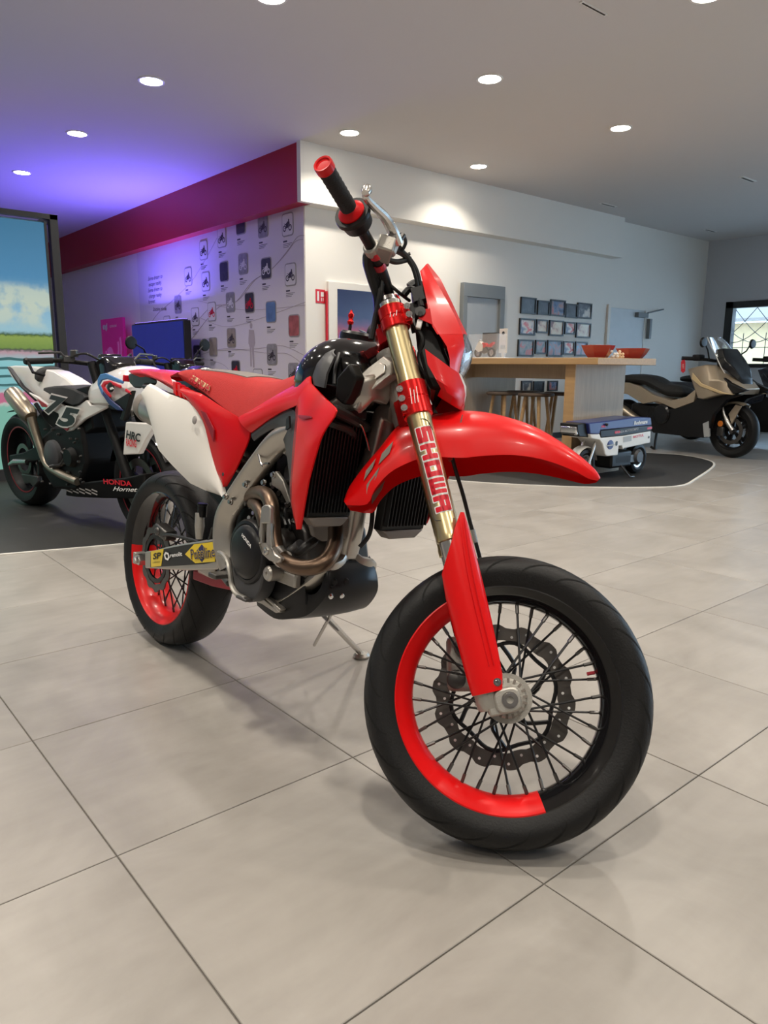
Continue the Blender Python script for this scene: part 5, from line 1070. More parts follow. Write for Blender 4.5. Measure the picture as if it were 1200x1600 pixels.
c1 = onY(934, 556, 3.95); c2 = onY(985, 557, 3.90)
bowl(c1.x, 3.95, .155, .115, 'red hexagonal bowl at the left on the bar top'); b2_ = bowl(c2.x, 3.88, .16, .095, 'lower red hexagonal bowl at the right end of the bar')
rnd = random.Random(5); c3 = onY(964, 557, 3.80)
for k in range(16):
    o = ob('sweet', Geo().lathe([(0, -.012), (.011, -.008), (.014, 0), (.011, .008), (0, .012)], (0, 0, 0), (rnd.uniform(-1, 1), rnd.uniform(-1, 1), .4), 7), 'candy' if k % 3 else 'white_print')
    q = k % 9; zz = .014 if k < 9 else (.038 if k < 14 else .06); o.location = (c3.x + (q % 3 - 1) * .042 + rnd.uniform(-.006, .006), 3.80 + (q // 3 - 1) * .03, 1.058 + zz); tag(o, 'wrapped sweet in the small pile between the red bowls', 'sweet', 'sweets between the bowls')
# ================================================================== the other vehicles
mat('gold_paint', (.46, .375, .27), .32, metal=.35, coat=.5); mat('midnight', (.010, .014, .028), .22, coat=.6); mat('seat_black', (.014, .014, .014), .7, bump=.3, bscale=300); mat('screen_clear', (.75, .82, .88), .05, trans=.8, var=0); mat('race_white', (.74, .71, .68), .3, coat=.4); mat('dash_black', (.008, .008, .009), .25); mat('acrylic', (.95, .97, .98), .05, alpha=.10, var=0)
def cast_wheel(root, pre, c, R, w, rimr, n, rim_mat, line=None, disc=None, spoke_mat=None):
    s = R - rimr; half = [(rimr, w * .72), (rimr + s * .3, w * .96), (rimr + s * .6, w), (rimr + s * .85, w * .72), (R, w * .25), (R, 0)]
    prof = half + [(r, -h_) for r, h_ in reversed(half[:-1])]
    ob(pre + '_tire', Geo().lathe(prof, c, (0, 1, 0), 56), 'rubber', root)
    h_ = w * .78
    rim = ob(pre + '_rim', Geo().lathe([(rimr + .006, -h_), (rimr - .004, -h_), (rimr - .022, -h_ * .6), (rimr - .026, 0), (rimr - .022, h_ * .6), (rimr - .004, h_), (rimr + .006, h_)], c, (0, 1, 0), 48), rim_mat, root)
    if line:
        for sg in (-1, 1): ob('rim_stripe', Geo().lathe([(rimr + .003, sg * (h_ + .002)), (rimr - .006, sg * (h_ + .001))], c, (0, 1, 0), 48), line, rim, fix=False)
    for k in range(n):
        a = 2 * math.pi * (k + .4) / n; d = V((math.cos(a), 0, math.sin(a)))
        for da in (-.16, .16):
            e = V((math.cos(a + da), 0, math.sin(a + da))); ob('wheel_spoke', Geo().bar(c + d * .035, c + e * (rimr - .02), .030, .016, (0, 1, 0)), spoke_mat or rim_mat, rim)
    ob('hub', Geo().lathe([(0, -w * .8), (.03, -w * .8), (.045, -w * .3), (.045, w * .3), (.03, w * .8), (0, w * .8)], c, (0, 1, 0), 20), 'dark_steel', rim)
    if disc:
        for sg in (-1, 1): ob('brake_disc', Geo().lathe([(disc * .72, sg * .055), (disc, sg * .055), (disc, sg * .060), (disc * .72, sg * .060), (disc * .72, sg * .055)], c, (0, 1, 0), 40), 'disc_steel', rim)
W_ = Frame(1.40, 5.454, -1.401)
def naked_bike(root, R, body, accent, detail):
    LL = lambda u, v, y: W_.L(u, v, y)
    PL = lambda l: [LL(*q) for q in l]
    q4 = lambda x, y, yy: LL(x / 4.615, 560 + y / 4.615, yy)
    Q = lambda l, yy: [q4(x, y, yy) for x, y in l]
    def panel(name, pts, yy, m_, th=.02, mir=True, parent=root, **k):
        g = Geo().prism(Q(pts, yy), (0, th, 0)); o = ob(name, g, m_, parent, bevel=.006, **k)
        if mir: ob(name, g.flipped(), m_, parent, bevel=.006)
        return o
    rc = V((0, 0, R)); fc = V((1.44, 0, .30))
    cast_wheel(root, 'rear', rc, R, .09, .225, 5, 'bike_black', 'chain_red', .11); cast_wheel(root, 'front', fc, .30, .06, .225, 5, 'bike_black', 'chain_red', .155)
    # tail
    tail = [[(45, 60), (130, 190)], [(100, 52), (200, 245)], [(240, 60), (265, 295)], [(390, 92), (340, 360)], [(470, 140), (400, 330)], [(550, 205), (480, 300)]]
    rings = []
    for (a, b), w in zip(tail, (.045, .06, .085, .10, .11, .12)):
        p, q = q4(*a, -w * .5), q4(*b, -w); rings.append([V((q.x, -w, q.z)), V((lerp(q.x, p.x, .5), -w * 1.02, lerp(q.z, p.z, .5))), V((p.x, -w * .5, p.z)), V((p.x, w * .5, p.z)), V((lerp(q.x, p.x, .5), w * 1.02, lerp(q.z, p.z, .5))), V((q.x, w, q.z))])
    ob('tail_unit', Geo().loft(rings), body, root, bevel=.008)
    panel('tail_edge', [(45, 60), (62, 75), (150, 200), (260, 290), (250, 310), (130, 195)], -.118, 'black_plastic', .03)
    pc = q4(395, 172, 0); ob('back_pad', Geo().prism([V((pc.x, .11 * math.cos(t), pc.z + .085 * math.sin(t) ** .7)) for t in [math.pi * k / 14 for k in range(15)]], (-.05, 0, .02)), 'seat_black', root, bevel=.01)
    st_ = [[(305, 230), (310, 212)], [(380, 275), (380, 200)], [(450, 315), (450, 198)], [(520, 345), (520, 215)], [(565, 335), (570, 240)], [(612, 280), (612, 262)]]
    rings = []
    for a, b in st_:
        p, q = q4(*a, -.165), q4(*b, -.135); rings.append([p, q, V((q.x, 0, q.z + .006)), V((q.x, .135, q.z)), V((p.x, .165, p.z))])
    se = ob('seat', Geo().loft(rings), 'seat_black', root, bevel=.01)
    panel('side_cover', [(200, 245), (265, 275), (340, 330), (400, 300), (460, 340), (520, 350), (560, 340), (620, 300), (650, 335), (770, 335), (760, 360), (610, 440), (520, 520), (480, 530), (430, 480), (420, 400), (330, 355), (260, 300)], -.155, body, .02)
    # tank
    tk = [[(615, 300), (625, 230)], [(640, 335), (650, 160)], [(700, 340), (720, 105)], [(780, 345), (800, 65)], [(850, 370), (880, 58)], [(900, 385), (940, 72)], [(950, 300), (990, 110)]]
    rings = []
    for (a, b), w, w2 in zip(tk, (.12, .16, .175, .18, .18, .17, .14), (.04, .09, .11, .12, .12, .11, .08)):
        p, q = q4(*a, -w), q4(*b, -w2); m_ = q4((a[0] + b[0]) / 2, (a[1] + b[1]) / 2 - 15, -w * 1.05)
        h_ = [V((p.x, p.y * .8, p.z - .01)), p, m_, q, V((q.x, 0, q.z + .012))]; rings.append(h_ + [V((v.x, -v.y, v.z)) for v in reversed(h_[:-1])])
    tank_ = ob('fuel_tank', Geo().loft(rings), body, root, sub=1)
    if detail:
        panel('tank_stripe', [(700, 150), (720, 115), (760, 105), (890, 165), (880, 185), (770, 150), (730, 160), (715, 190), (760, 270), (800, 310), (790, 330), (730, 260), (700, 190)], -.198, 'light_blue_print', .01, mir=False)
        panel('tank_stripe', [(725, 195), (745, 165), (790, 158), (870, 195), (868, 218), (790, 185), (755, 190), (750, 205), (800, 275), (790, 285), (740, 230)], -.201, 'red_print', .01, mir=False)
        panel('tank_stripe', [(740, 232), (800, 300), (850, 340), (885, 378), (840, 375), (780, 330), (735, 262)], -.199, 'blue_print', .01, mir=False)
        panel('tank_stripe', [(900, 215), (945, 245), (940, 265), (898, 238)], -.190, 'red_print', .01, mir=False)
        g = Geo().lathe([(0, .004), (.02, .004), (.028, 0)], q4(798, 208, -.203), (.2, -1, .1), 20); ob('tank_badge', g, 'black_print', root)
        ob('tank_badge_wing', Geo().prism(Q([(785, 215), (810, 205), (820, 220), (790, 228)], -.208), (0, .002, 0)), 'white_print', root)
        D_ = -.153
        def sletter(body_, m_, x, y, x2, y2, w, hh, yy, weight=0, shear=0, up=None):
            g = text_geo(body_, 1, weight=weight, shear=shear); xs = [p.x for p in g.v]; ys = [p.y for p in g.v]; cx, cy = (min(xs) + max(xs)) / 2, (min(ys) + max(ys)) / 2
            o = q4(x, y, yy); xd = (q4(x2, y2, yy) - o).normalized(); zd = V((-xd.z, 0, xd.x)) if up is None else (q4(*up, yy) - o).normalized()
            g.xf(lambda p: o + xd * ((p.x - cx) * w / (max(xs) - min(xs))) + zd * ((p.y - cy) * hh / (max(ys) - min(ys)))); ob('lettering', g, m_, root, fix=False)
        for x, y, x2, y2, d in ((395, 340, 470, 360, '7'), (487, 425, 560, 440, '5')):
            sletter(d, 'race_white', x, y, x2, y2, .225, .175, -.1705, weight=.12, shear=.1, up=(x + 25, y - 70))
            sletter(d, 'black_print', x, y, x2, y2,   .20, .15, -.172, weight=.05, shear=.1, up=(x + 25, y - 70))
        panel('race_stripe', [(265, 290), (330, 330), (345, 352), (300, 350)], -.163, 'chain_red', .004, mir=False); panel('race_stripe', [(432, 470), (500, 490), (482, 525), (445, 500)], -.163, 'chain_red', .004, mir=False)
        sletter('HRC', 'black_print', 960, 560, 1010, 575, .14, .045, -.236, weight=.03, shear=.2); sletter('RACING', 'red_print', 945, 610, 990, 618, .10, .04, -.236, weight=.03, shear=.2)
        sletter('HONDA', 'red_print', 845, 895, 900, 900, .30, .03, -.152, weight=.03); sletter('Hornet', 'white_print', 900, 943, 950, 945, .26, .025, -.152, weight=.01, shear=.5)
        g = Geo()
        for k in range(5):
            for j in range(2): g.prism(Q([(480 + k * 45, 925 + j * 22 + k * 4), (520 + k * 45, 942 + j * 22 + k * 4), (520 + k * 45, 950 + j * 22 + k * 4), (480 + k * 45, 933 + j * 22 + k * 4)], -.152), (0, .002, 0))
        ob('sponsor_print', g, 'grey_print', root)
    # radiator cowl, engine, belly
    panel('radiator_cowl', [(905, 458), (1090, 470), (1098, 512), (1055, 580), (1000, 690), (885, 697)], -.23, body, .03)
    panel('air_duct', [(770, 340), (950, 230), (930, 300), (890, 455), (860, 440), (880, 380), (800, 370)], -.19, 'black_plastic', .03)
    ob('frame', Geo().prism([V(p) for p in ((.35, -.13, .62), (.75, -.14, .80), (1.05, -.12, .85), (1.08, -.12, .60), (.80, -.13, .50), (.45, -.13, .38), (.38, -.13, .45))], (0, .26, 0)), 'bike_black', root, bevel=.01)
    en = ob('engine', Geo().prism([V(p) for p in ((.48, -.16, .30), (.50, -.16, .52), (.68, -.16, .60), (.98, -.14, .62), (1.02, -.14, .40), (.90, -.16, .22), (.60, -.16, .20))], (0, .32, 0)), 'bike_black', root, bevel=.02)
    ob('clutch_cover', Geo().lathe([(0, .03), (.07, .028), (.09, .015), (.095, -.02)], (.66, -.165, .42), (0, -1, 0), 28), 'dark_grey_plastic', en); ob('alternator_cover', Geo().lathe([(0, .02), (.05, .02), (.065, -.02)], (.86, -.16, .42), (0, -1, 0), 24), 'bike_black', en)
    g = Geo(); rn = random.Random(2)
    for k in range(26): g.lathe([(0, .006), (.006, .005), (.008, -.01)], (rn.uniform(.45, 1.02), -.165, rn.uniform(.22, .62)), (rn.uniform(-.3, .3), -1, rn.uniform(-.3, .3)), 8)
    o = ob('engine_bolt', g, 'dark_steel', en); o['kind'] = 'stuff'
    bl = [[(480, 860), (470, 990)], [(560, 900), (540, 1000)], [(720, 880), (720, 1008)], [(900, 860), (900, 1012)], [(1040, 830), (1020, 1010)]]
    ob('belly_pan', Geo().loft([[q4(*a, -.15), q4(*b, -.12), V((q4(*b, -.12).x, .12, q4(*b, -.12).z)), V((q4(*a, -.15).x, .15, q4(*a, -.15).z))] for a, b in bl]), 'bike_black', root, bevel=.01)
    # exhaust
    c0, c1 = q4(85, 250, -.20), q4(225, 425, -.19)
    mf_ = ob('muffler', Geo().tube([c0, c0.lerp(c1, .12), c0.lerp(c1, .85), c1], [.050, .056, .056, .040], 20), 'titanium', root); ob('muffler_outlet', Geo().lathe([(.030, .0), (.046, -.004), (.052, .004), (.052, .02)], c0, c1 - c0, 20), 'dark_steel', mf_)
    ob('exhaust_pipe', Geo().tube([c1, q4(250, 510, -.185), q4(290, 640, -.18), q4(335, 760, -.175), q4(430, 830, -.17), q4(560, 890, -.16)], [.030, .027, .024, .022, .026, .024], 14, smooth=40), 'titanium', root)
    # swingarm, subframe, shock, chain parts
    for sg in (-1, 1): ob('swingarm', Geo().loft([[V((x, sg * .13, z - h_)), V((x, sg * .13, z + h_)), V((x, sg * .09, z + h_)), V((x, sg * .09, z - h_))] for x, z, h_ in ((-.06, R, .03), (.15, R + .03, .035), (.45, .42, .055))]), 'bike_black', root, bevel=.008)
    ob('subframe', Geo().tube([q4(260, 330, -.12), q4(340, 450, -.12), q4(440, 560, -.12), q4(520, 600, -.12)], .014, 8).tube([q4(350, 420, -.11), q4(420, 460, -.11), q4(410, 560, -.11)], .01, 8), 'bike_black', root)
    ob('rear_hugger', Geo().lathe([(R + .012, -.095), (R + .020, 0), (R + .012, .095)], rc, (0, 1, 0), 16, math.radians(250), math.radians(330)), 'bike_black', root)
    ob('axle_stand_lug', Geo().tube([q4(70, 765, -.15), q4(110, 745, -.15), q4(195, 745, -.14)], [.012, .022, .016], 10), 'steel', root)
    ob('foot_peg', Geo().tube([q4(360, 780, -.2), q4(430, 765, -.17), q4(520, 740, -.15)], .010, 8).tube([q4(430, 660, -.15), q4(480, 700, -.16), q4(440, 770, -.17)], .012, 8), 'dark_steel', root)
    ob('rear_caliper', Geo().prism(Q([(150, 830), (270, 850), (275, 890), (240, 930), (215, 900), (175, 905)], -.12), (0, .03, 0)), 'dark_steel', root, bevel=.006)
    # front end
    for sg in (-1, 1): ob('fork_leg', Geo().tube([fc + V((-.02, sg * .1, 0)), V((1.22, sg * .1, .66)), V((1.08, sg * .1, .98))], [.030, .026, .026], 14), 'bike_black', root)
    ob('front_fender', Geo().lathe([(.315, -.065), (.325, 0), (.315, .065)], fc, (0, 1, 0), 18, math.radians(200), math.radians(330)), 'black_gloss', root)
    ob('headlight', Geo().loft([[V((x, sx * w, z + sz * h_)) for sx, sz in ((-1, -1), (1, -1), (1, 1), (-1, 1))] for x, z, w, h_ in ((1.10, .92, .09, .08), (1.20, .92, .10, .10), (1.27, .90, .07, .07))]), 'black_gloss', root, bevel=.015)
    bars = [(.92, -.38, 0.985), (.98, -.24, 0.99), (1.03, -.10, 0.975), (1.03, 0, .965)]; bars = bars + [(x, -y, z) for x, y, z in reversed(bars[:-1])]
    hb_ = ob('handlebar', Geo().tube(bars, .013, 10, smooth=40), 'bike_black', root)
    for sg in (-1, 1):
        ob('grip', Geo().tube([(.918, sg * .385, 0.985), (.965, sg * .27, 0.99)], .018, 12), 'grip_rubber', hb_); ob('bar_end', Geo().lathe([(0, -.012), (.018, -.012), (.021, 0), (.016, .012), (0, .014)], (.912, sg * .395, 0.985), (0, sg, 0), 14), 'black_plastic', hb_)
        ob('lever', Geo().tube([(.985, sg * .36, 1.03), (1.02, sg * .25, 1.035), (1.01, sg * .2, 0.985)], .007, 8), 'dark_steel', hb_)
        if detail: ob('lever_guard', Geo().tube([(.93, sg * .395, .98), (.99, sg * .40, .925), (1.04, sg * .36, .91)], .008, 8), 'bike_black', hb_)
        ob('cable', Geo().tube([(1.0, sg * .2, 1.0), (1.09, sg * .14, 1.03), (1.14, sg * .05, .97)], .006, 6, smooth=14), 'hose_black', hb_)
        if not detail:
            ob('mirror', Geo().tube([(1.0, sg * .22, 1.0), (1.03, sg * .28, 1.10), (1.0, sg * .34, 1.14)], .007, 8).lathe([(0, -.008), (.05, -.008), (.056, 0), (.05, .012), (0, .018)], (.99, sg * .37, 1.15), (1, 0, 0), 18), 'black_plastic', hb_)
    ob('master_cylinder', Geo().box((.995, -.2, 1.0), (.05, .07, .035)).lathe([(0, .03), (.022, .03), (.022, -.01), (0, -.01)], (1.02, -.17, 1.02), (0, 0, 1), 16), 'dark_steel', hb_, bevel=.004)
    ob('instrument', Geo().box((1.12, 0, 0.99), (.03, .14, .08), Matrix.Rotation(-.5, 3, 'Y')), 'black_gloss', root, bevel=.006)
wb_ = thing('race_motorcycle', 'white and black naked race motorcycle number 75 beside the large screen', 'motorcycle', mw=W_.M)
naked_bike(wb_, .325, 'race_white', 'light_blue_print', True)
W2 = Frame(2.62, 7.2, -1.40)
nb = thing('naked_motorcycle', 'dark naked motorcycle with mirrors in front of the blue television', 'motorcycle', mw=W2.M)
naked_bike(nb, .325, 'midnight', 'midnight', False)
# ---------------------------------------------------------------- maxi scooter
SF = Frame(8.254, 3.762, -1.759)
def maxi_scooter(root, paint, tagged):
    q5 = lambda x, y, yy: SF.L(960 + x / 5, 450 + y / 5, yy)
    Q = lambda l, yy: [q5(x, y, yy) for x, y in l]
    def solid(name, stations, m_, parent=root, **k):
        """stations: (bottom px, top px, half width at the bottom, half width at the top)"""
        rings = []
        for a, b, w0, w1 in stations:
            p, q = q5(*a, -w0), q5(*b, -w1); m2 = q5((a[0] + b[0]) / 2, (a[1] + b[1]) / 2, -max(w0, w1) * 1.05); h_ = [p, m2, q]; rings.append(h_ + [V((v.x, -v.y, v.z)) for v in reversed(h_)])
        return ob(name, Geo().loft(rings), m_, parent, **k)
    def panel(name, pts, yy, m_, th=.02, mir=True, parent=root):
        g = Geo().prism(Q(pts, yy), (0, th, 0)); o = ob(name, g, m_, parent, bevel=.005)
        if mir: ob(name, g.flipped(), m_, parent, bevel=.005)
        return o
    fc = V((0, 0, .298)); rc = V((-1.56, 0, .29))
    cast_wheel(root, 'front', fc, .298, .06, .21, 5, 'black_satin', None, .15); cast_wheel(root, 'rear', rc, .29, .075, .195, 5, 'black_satin', None, .12)
    solid('seat', [((-60, 740), (-60, 690), .12, .09), ((100, 745), (100, 668), .16, .11), ((240, 765), (250, 670), .17, .12), ((340, 835), (310, 700), .16, .13), ((400, 860), (370, 750), .15, .12), ((480, 865), (480, 748), .15, .12), ((545, 845), (535, 785), .12, .09), ((565, 815), (560, 808), .08, .06)], 'seat_black', sub=1)
    panel('side_body', [(-120, 740), (100, 738), (200, 770), (300, 835), (440, 880), (560, 850), (640, 785), (620, 890), (470, 945), (330, 885), (220, 905), (100, 830), (-120, 800)], -.21, paint, .05)
    solid('tail_body', [((-200, 760), (-200, 730), .10, .08), ((100, 830), (100, 742), .19, .16), ((300, 890), (300, 830), .19, .16), ((470, 940), (440, 870), .19, .15)], paint)
    solid('front_fairing', [((650, 860), (572, 632), .26, .20), ((690, 870), (650, 612), .28, .24), ((760, 850), (720, 598), .29, .22), ((840, 832), (790, 605), .28, .18), ((930, 835), (850, 645), .22, .14), ((1030, 790), (930, 690), .12, .09)], paint, bevel=.01)
    panel('fairing_crease', [(610, 660), (680, 745), (850, 815), (930, 835), (820, 825), (670, 770), (600, 710)], -.305, 'gold_print' if tagged else 'midnight', .01)
    panel('headlight', [(850, 700), (900, 740), (1000, 790), (1035, 800), (930, 830), (880, 770)], -.24, 'dash_black', .06)
    panel('lower_fairing', [(640, 865), (700, 870), (840, 830), (1000, 830), (880, 870), (770, 990), (740, 1100), (700, 1170), (480, 1150), (300, 1130), (240, 1050), (280, 930), (470, 945), (610, 900)], -.20, 'black_satin', .06)
    ob('engine_block', Geo().b2((-1.35, -.16, .22), (-.55, .16, .55)), 'black_satin', root, bevel=.03)
    ob('drive_cover', Geo().lathe([(0, .03), (.10, .028), (.12, .01), (.125, -.03)], q5(370, 985, -.2), (0, -1, 0), 24), 'dash_black', root)
    solid('dash', [((800, 610), (790, 480), .16, .12), ((880, 650), (850, 470), .17, .12), ((960, 720), (920, 540), .13, .09), ((1010, 760), (985, 660), .08, .05)], 'dash_black', bevel=.01)
    sc = [[(832, 385), .10], [(870, 430), .14], [(930, 520), .17], [(975, 620), .17], [(1010, 700), .14], [(1042, 782), .09]]
    rows = []
    for (p, w) in sc:
        c = q5(*p, 0); rows.append([V((c.x - .10 * (s * s), w * s, c.z)) for s in (-1, -.6, -.2, .2, .6, 1)])
    ob('windscreen', Geo().skin(rows, (1, 0, .4), .006), 'screen_clear', root, sm=60); 
    for sg in (0, 5): ob('windscreen_edge', Geo().tube([r[sg] for r in rows], .006, 6), 'white_print', root)
    g0 = [q5(525, 548, -.37), q5(620, 552, -.28), q5(720, 560, -.18), q5(790, 570, -.05)]
    hb_ = ob('handlebar', Geo().tube(g0 + [V((p.x, -p.y, p.z)) for p in reversed(g0)], .018, 10, smooth=30), 'black_satin', root)
    for sg in (-1, 1):
        ob('grip', Geo().tube([V((p.x, -sg * p.y, p.z)) for p in g0[:2]], .022, 12), 'grip_rubber', hb_); ob('switch_gear', Geo().box(V((g0[1].x + .03, sg * .24, g0[1].z + .01)), (.10, .10, .07)), 'black_plastic', hb_, bevel=.015)
        ob('mirror', Geo().tube([(g0[2].x + .05, sg * .2, g0[2].z), (g0[2].x + .12, sg * .33, g0[2].z + .10), (g0[2].x + .12, sg * .38, g0[2].z + .16)], .008, 8).lathe([(0, -.01), (.04, -.01), (.055, 0), (.045, .02), (0, .025)], (g0[2].x + .12, sg * .42, g0[2].z + .18), (1, 0, 0), 18), 'black_plastic', hb_)
    fd = Geo().lathe([(.305, -.07), (.318, -.05), (.325, 0), (.318, .05), (.305, .07)], fc, (0, 1, 0), 20, math.radians(215), math.radians(295)); ob('front_fender', fd, paint, root)
    panel('fender_stay', [(890, 985), (945, 910), (990, 925), (960, 980), (915, 1065)], -.085, paint, .02)
    for sg in (-1, 1): ob('fork_leg', Geo().tube([V((p.x, -sg * p.y, p.z)) for p in (q5(838, 920, -.095), q5(858, 990, -.095), q5(885, 1055, -.095), q5(925, 1115, -.095))], [.020, .020, .028, .026], 12), 'steel', root)
    ob('side_reflector', Geo().lathe([(0, .006), (.03, .006), (.034, 0)], q5(827, 1060, -.11), (0, -1, 0), 16), 'orange_lamp', root); ob('front_caliper', Geo().box(q5(830, 1120, -.09), (.08, .04, .10)), 'dark_steel', root, bevel=.01)
    ob('centre_stand', Geo().tube([q5(330, 1130, -.12), q5(320, 1200, -.14), q5(315, 1258, -.15)], .016, 8).tube([q5(330, 1130, .12), q5(320, 1200, .14), q5(315, 1258, .15)], .016, 8).tube([q5(318, 1230, -.145), q5(318, 1230, .145)], .012, 8).tube([q5(315, 1258, -.15), q5(285, 1240, -.15)], .016, 8), 'black_satin', root)
    ob('muffler', Geo().tube([q5(-60, 880, -.24), q5(80, 960, -.24), q5(140, 1005, -.22), q5(240, 1060, -.2)], [.06, .06, .055, .03], 16), 'titanium', root)
    ob('swingarm', Geo().bar(rc + V((0, -.12, 0)), V((-1.0, -.14, .36)), .04, .09), 'dark_steel', root, bevel=.01); ob('swingarm', Geo().bar(rc + V((0, .12, 0)), V((-1.0, .14, .36)), .04, .09), 'dark_steel', root, bevel=.01)
    ob('wing_duct', Geo().prism(Q([(690, 1060), (735, 1040), (742, 1160), (700, 1165)], -.205), (0, .02, 0)), 'light_blue_print' if not tagged else 'grey_panel', root)
    if tagged:
        o = ob('key_tag', Geo().prism(Q([(527, 565), (548, 560), (553, 580), (552, 650), (535, 664), (520, 650), (520, 580)], -.392), (0, .003, 0)), 'red_print', None); o.matrix_world = SF.M; tag(o, 'red and white key tag hanging from the gold scooter grip', 'key tag')
        lettering('tag_print', 'KEY', 'white_print', o, q5(536, 612, -.3945), q5(536, 630, -.3945) - q5(536, 612, -.3945), q5(545, 612, -.3945) - q5(536, 612, -.3945), .03)
sc_ = thing('maxi_scooter', 'gold and black maxi scooter with tall windscreen parked right of the bar', 'scooter', mw=SF.M); maxi_scooter(sc_, 'gold_paint', True)
S2 = Frame(9.62, 3.58, -1.76); sc2 = thing('maxi_scooter', 'dark blue scooter half cut by the right edge, behind the gold scooter', 'scooter', mw=S2.M); maxi_scooter(sc2, 'midnight', False)
# ---------------------------------------------------------------- small folding bike in blue and white
MF = Frame(5.405, 3.745, math.pi - .02, 0, .004)
mb = thing('folding_minibike', 'small boxy blue and white folding minibike in front of the oak bar leg', 'minibike', mw=MF.M)
q7 = lambda x, y, yy: MF.L(880 + x / 7.5, 630 + y / 7.5, yy)
Q7 = lambda l, yy: [q7(x, y, yy) for x, y in l]
c_f = V((0, 0, .145)); c_r = V((-.81, 0, .145))
for pre, c in (('front', c_f), ('rear', c_r)):
    ob(pre + '_tire', Geo().lathe([(.085, .035), (.105, .045), (.13, .038), (.145, .012), (.145, -.012), (.13, -.038), (.105, -.045), (.085, -.035)], c, (0, 1, 0), 40), 'rubber', mb)
    rm = ob(pre + '_rim', Geo().lathe([(.088, -.034), (.070, -.028), (.066, 0), (.070, .028), (.088, .034)], c, (0, 1, 0), 32), 'steel', mb)
    for k in range(3): a = 2 * math.pi * k / 3 + .5; ob('wheel_spoke', Geo().bar(c, c + V((math.cos(a) * .072, 0, math.sin(a) * .072)), .03, .02, (0, 1, 0)), 'grey_panel', rm)
    ob('hub', Geo().lathe([(0, -.05), (.03, -.05), (.03, .05), (0, .05)], c, (0, 1, 0), 16), 'dark_steel', rm)
def slab(name, pts, yy, m_, parent=mb): return ob(name, Geo().prism(Q7(pts, yy), (0, -2 * yy, 0)), m_, parent, bevel=.008)
slab('white_body', [(315, 362), (430, 360), (445, 405), (700, 380), (1030, 325), (1022, 465), (720, 530), (700, 545), (685, 500), (655, 500), (640, 612), (512, 624), (488, 600), (462, 480), (425, 432), (330, 415)], .115, 'white_plastic')
slab('black_band', [(435, 315), (1042, 258), (1035, 325), (700, 383), (440, 407)], .117, 'black_plastic')
slab('blue_cover', [(300, 232), (550, 205), (860, 162), (1030, 168), (1040, 258), (438, 318), (430, 362), (318, 362)], .12, 'blue_print')
slab('headlight_cowl', [(165, 245), (305, 230), (318, 365), (300, 400), (190, 395), (168, 330)], .09, 'black_plastic')
g = Geo().prism([q7(x, y, .085) for x, y in ((180, 275), (300, 268), (305, 350), (290, 372), (190, 375), (178, 350))], (0, -.17, 0)); g.xf(lambda p: p + V((.03, 0, 0))); ob('headlight', g, 'chrome', mb, bevel=.012)
ob('handlebar', Geo().tube([(-.14, -.14, .49), (-.12, -.06, .50), (-.12, .06, .50), (-.14, .14, .49)], .012, 8), 'black_satin', mb)
for sg in (-1, 1): ob('fork_leg', Geo().tube([c_f + V((0, sg * .06, 0)), V((-.10, sg * .06, .36))], .014, 8), 'steel', mb)
ob('front_fender', Geo().lathe([(.150, -.05), (.162, -.03), (.162, .03), (.150, .05)], c_f, (0, 1, 0), 16, math.radians(190), math.radians(345)), 'white_plastic', mb)
ob('engine', Geo().b2((-.62, -.09, .09), (-.30, .09, .24)), 'black_plastic', mb, bevel=.02); ob('engine_cover', Geo().lathe([(0, .03), (.05, .03), (.07, .01), (.075, -.02)], (-.72, .08, .17), (0, 1, 0), 20), 'dark_grey_plastic', mb); ob('swing_unit', Geo().bar((-.35, .07, .17), (-.81, .07, .15), .04, .08), 'dark_steel', mb, bevel=.01); ob('stand', Geo().tube([(-.45, .08, .12), (-.50, .16, .01), (-.56, .16, .01)], .008, 8), 'dark_steel', mb)
ob('muffler', Geo().tube([(-.45, -.12, .18), (-.85, -.12, .22)], .03, 12), 'dark_steel', mb)
def mlet(body, m_, x, y, x2, y2, w, hh, yy=.1225, weight=0):
    g = text_geo(body, 1, weight=weight); xs = [p.x for p in g.v]; ys = [p.y for p in g.v]; cx, cy = (min(xs) + max(xs)) / 2, (min(ys) + max(ys)) / 2; o = q7(x, y, yy); xd = (q7(x2, y2, yy) - o).normalized()
    g.xf(lambda p: o + xd * ((p.x - cx) * w / (max(xs) - min(xs))) + V((0, 0, 1)) * ((p.y - cy) * hh / (max(ys) - min(ys)))); ob('lettering', g, m_, mb, fix=False)
mlet('Rothmans', 'white_print', 912, 224, 990, 214, .21, .035, weight=.03); mlet('HONDA MOTOCOMPO', 'grey_print', 755, 322, 850, 305, .34, .022, .119, weight=.02); mlet('HONDA', 'red_print', 642, 340, 700, 332, .07, .018, .1195, weight=.03); mlet('MOTUL', 'red_print', 885, 385, 950, 372, .17, .022, .117, weight=.02); mlet('HRC', 'red_print', 477, 272, 510, 270, .07, .02, .1225, weight=.03)
ob('red_stripe', Geo().prism(Q7([(605, 330), (662, 322), (662, 348), (605, 356)], .118), (0, .001, 0)).prism(Q7([(985, 285), (1040, 275), (1040, 300), (985, 308)], .118), (0, .001, 0)), 'red_print', mb)
g = Geo().lathe([(0, .002), (.045, .002), (.048, 0)], q7(553, 487, .116), (0, 1, 0), 24); g.xf(lambda p: V((p.x * 1.0, p.y, q7(553, 487, .116).z + (p.z - q7(553, 487, .116).z) * .85))); ob('round_logo', g, 'blue_print', mb); ob('logo_band', Geo().prism(Q7([(510, 492), (600, 478), (600, 494), (510, 508)], .119), (0, .001, 0)), 'grey_panel', mb)
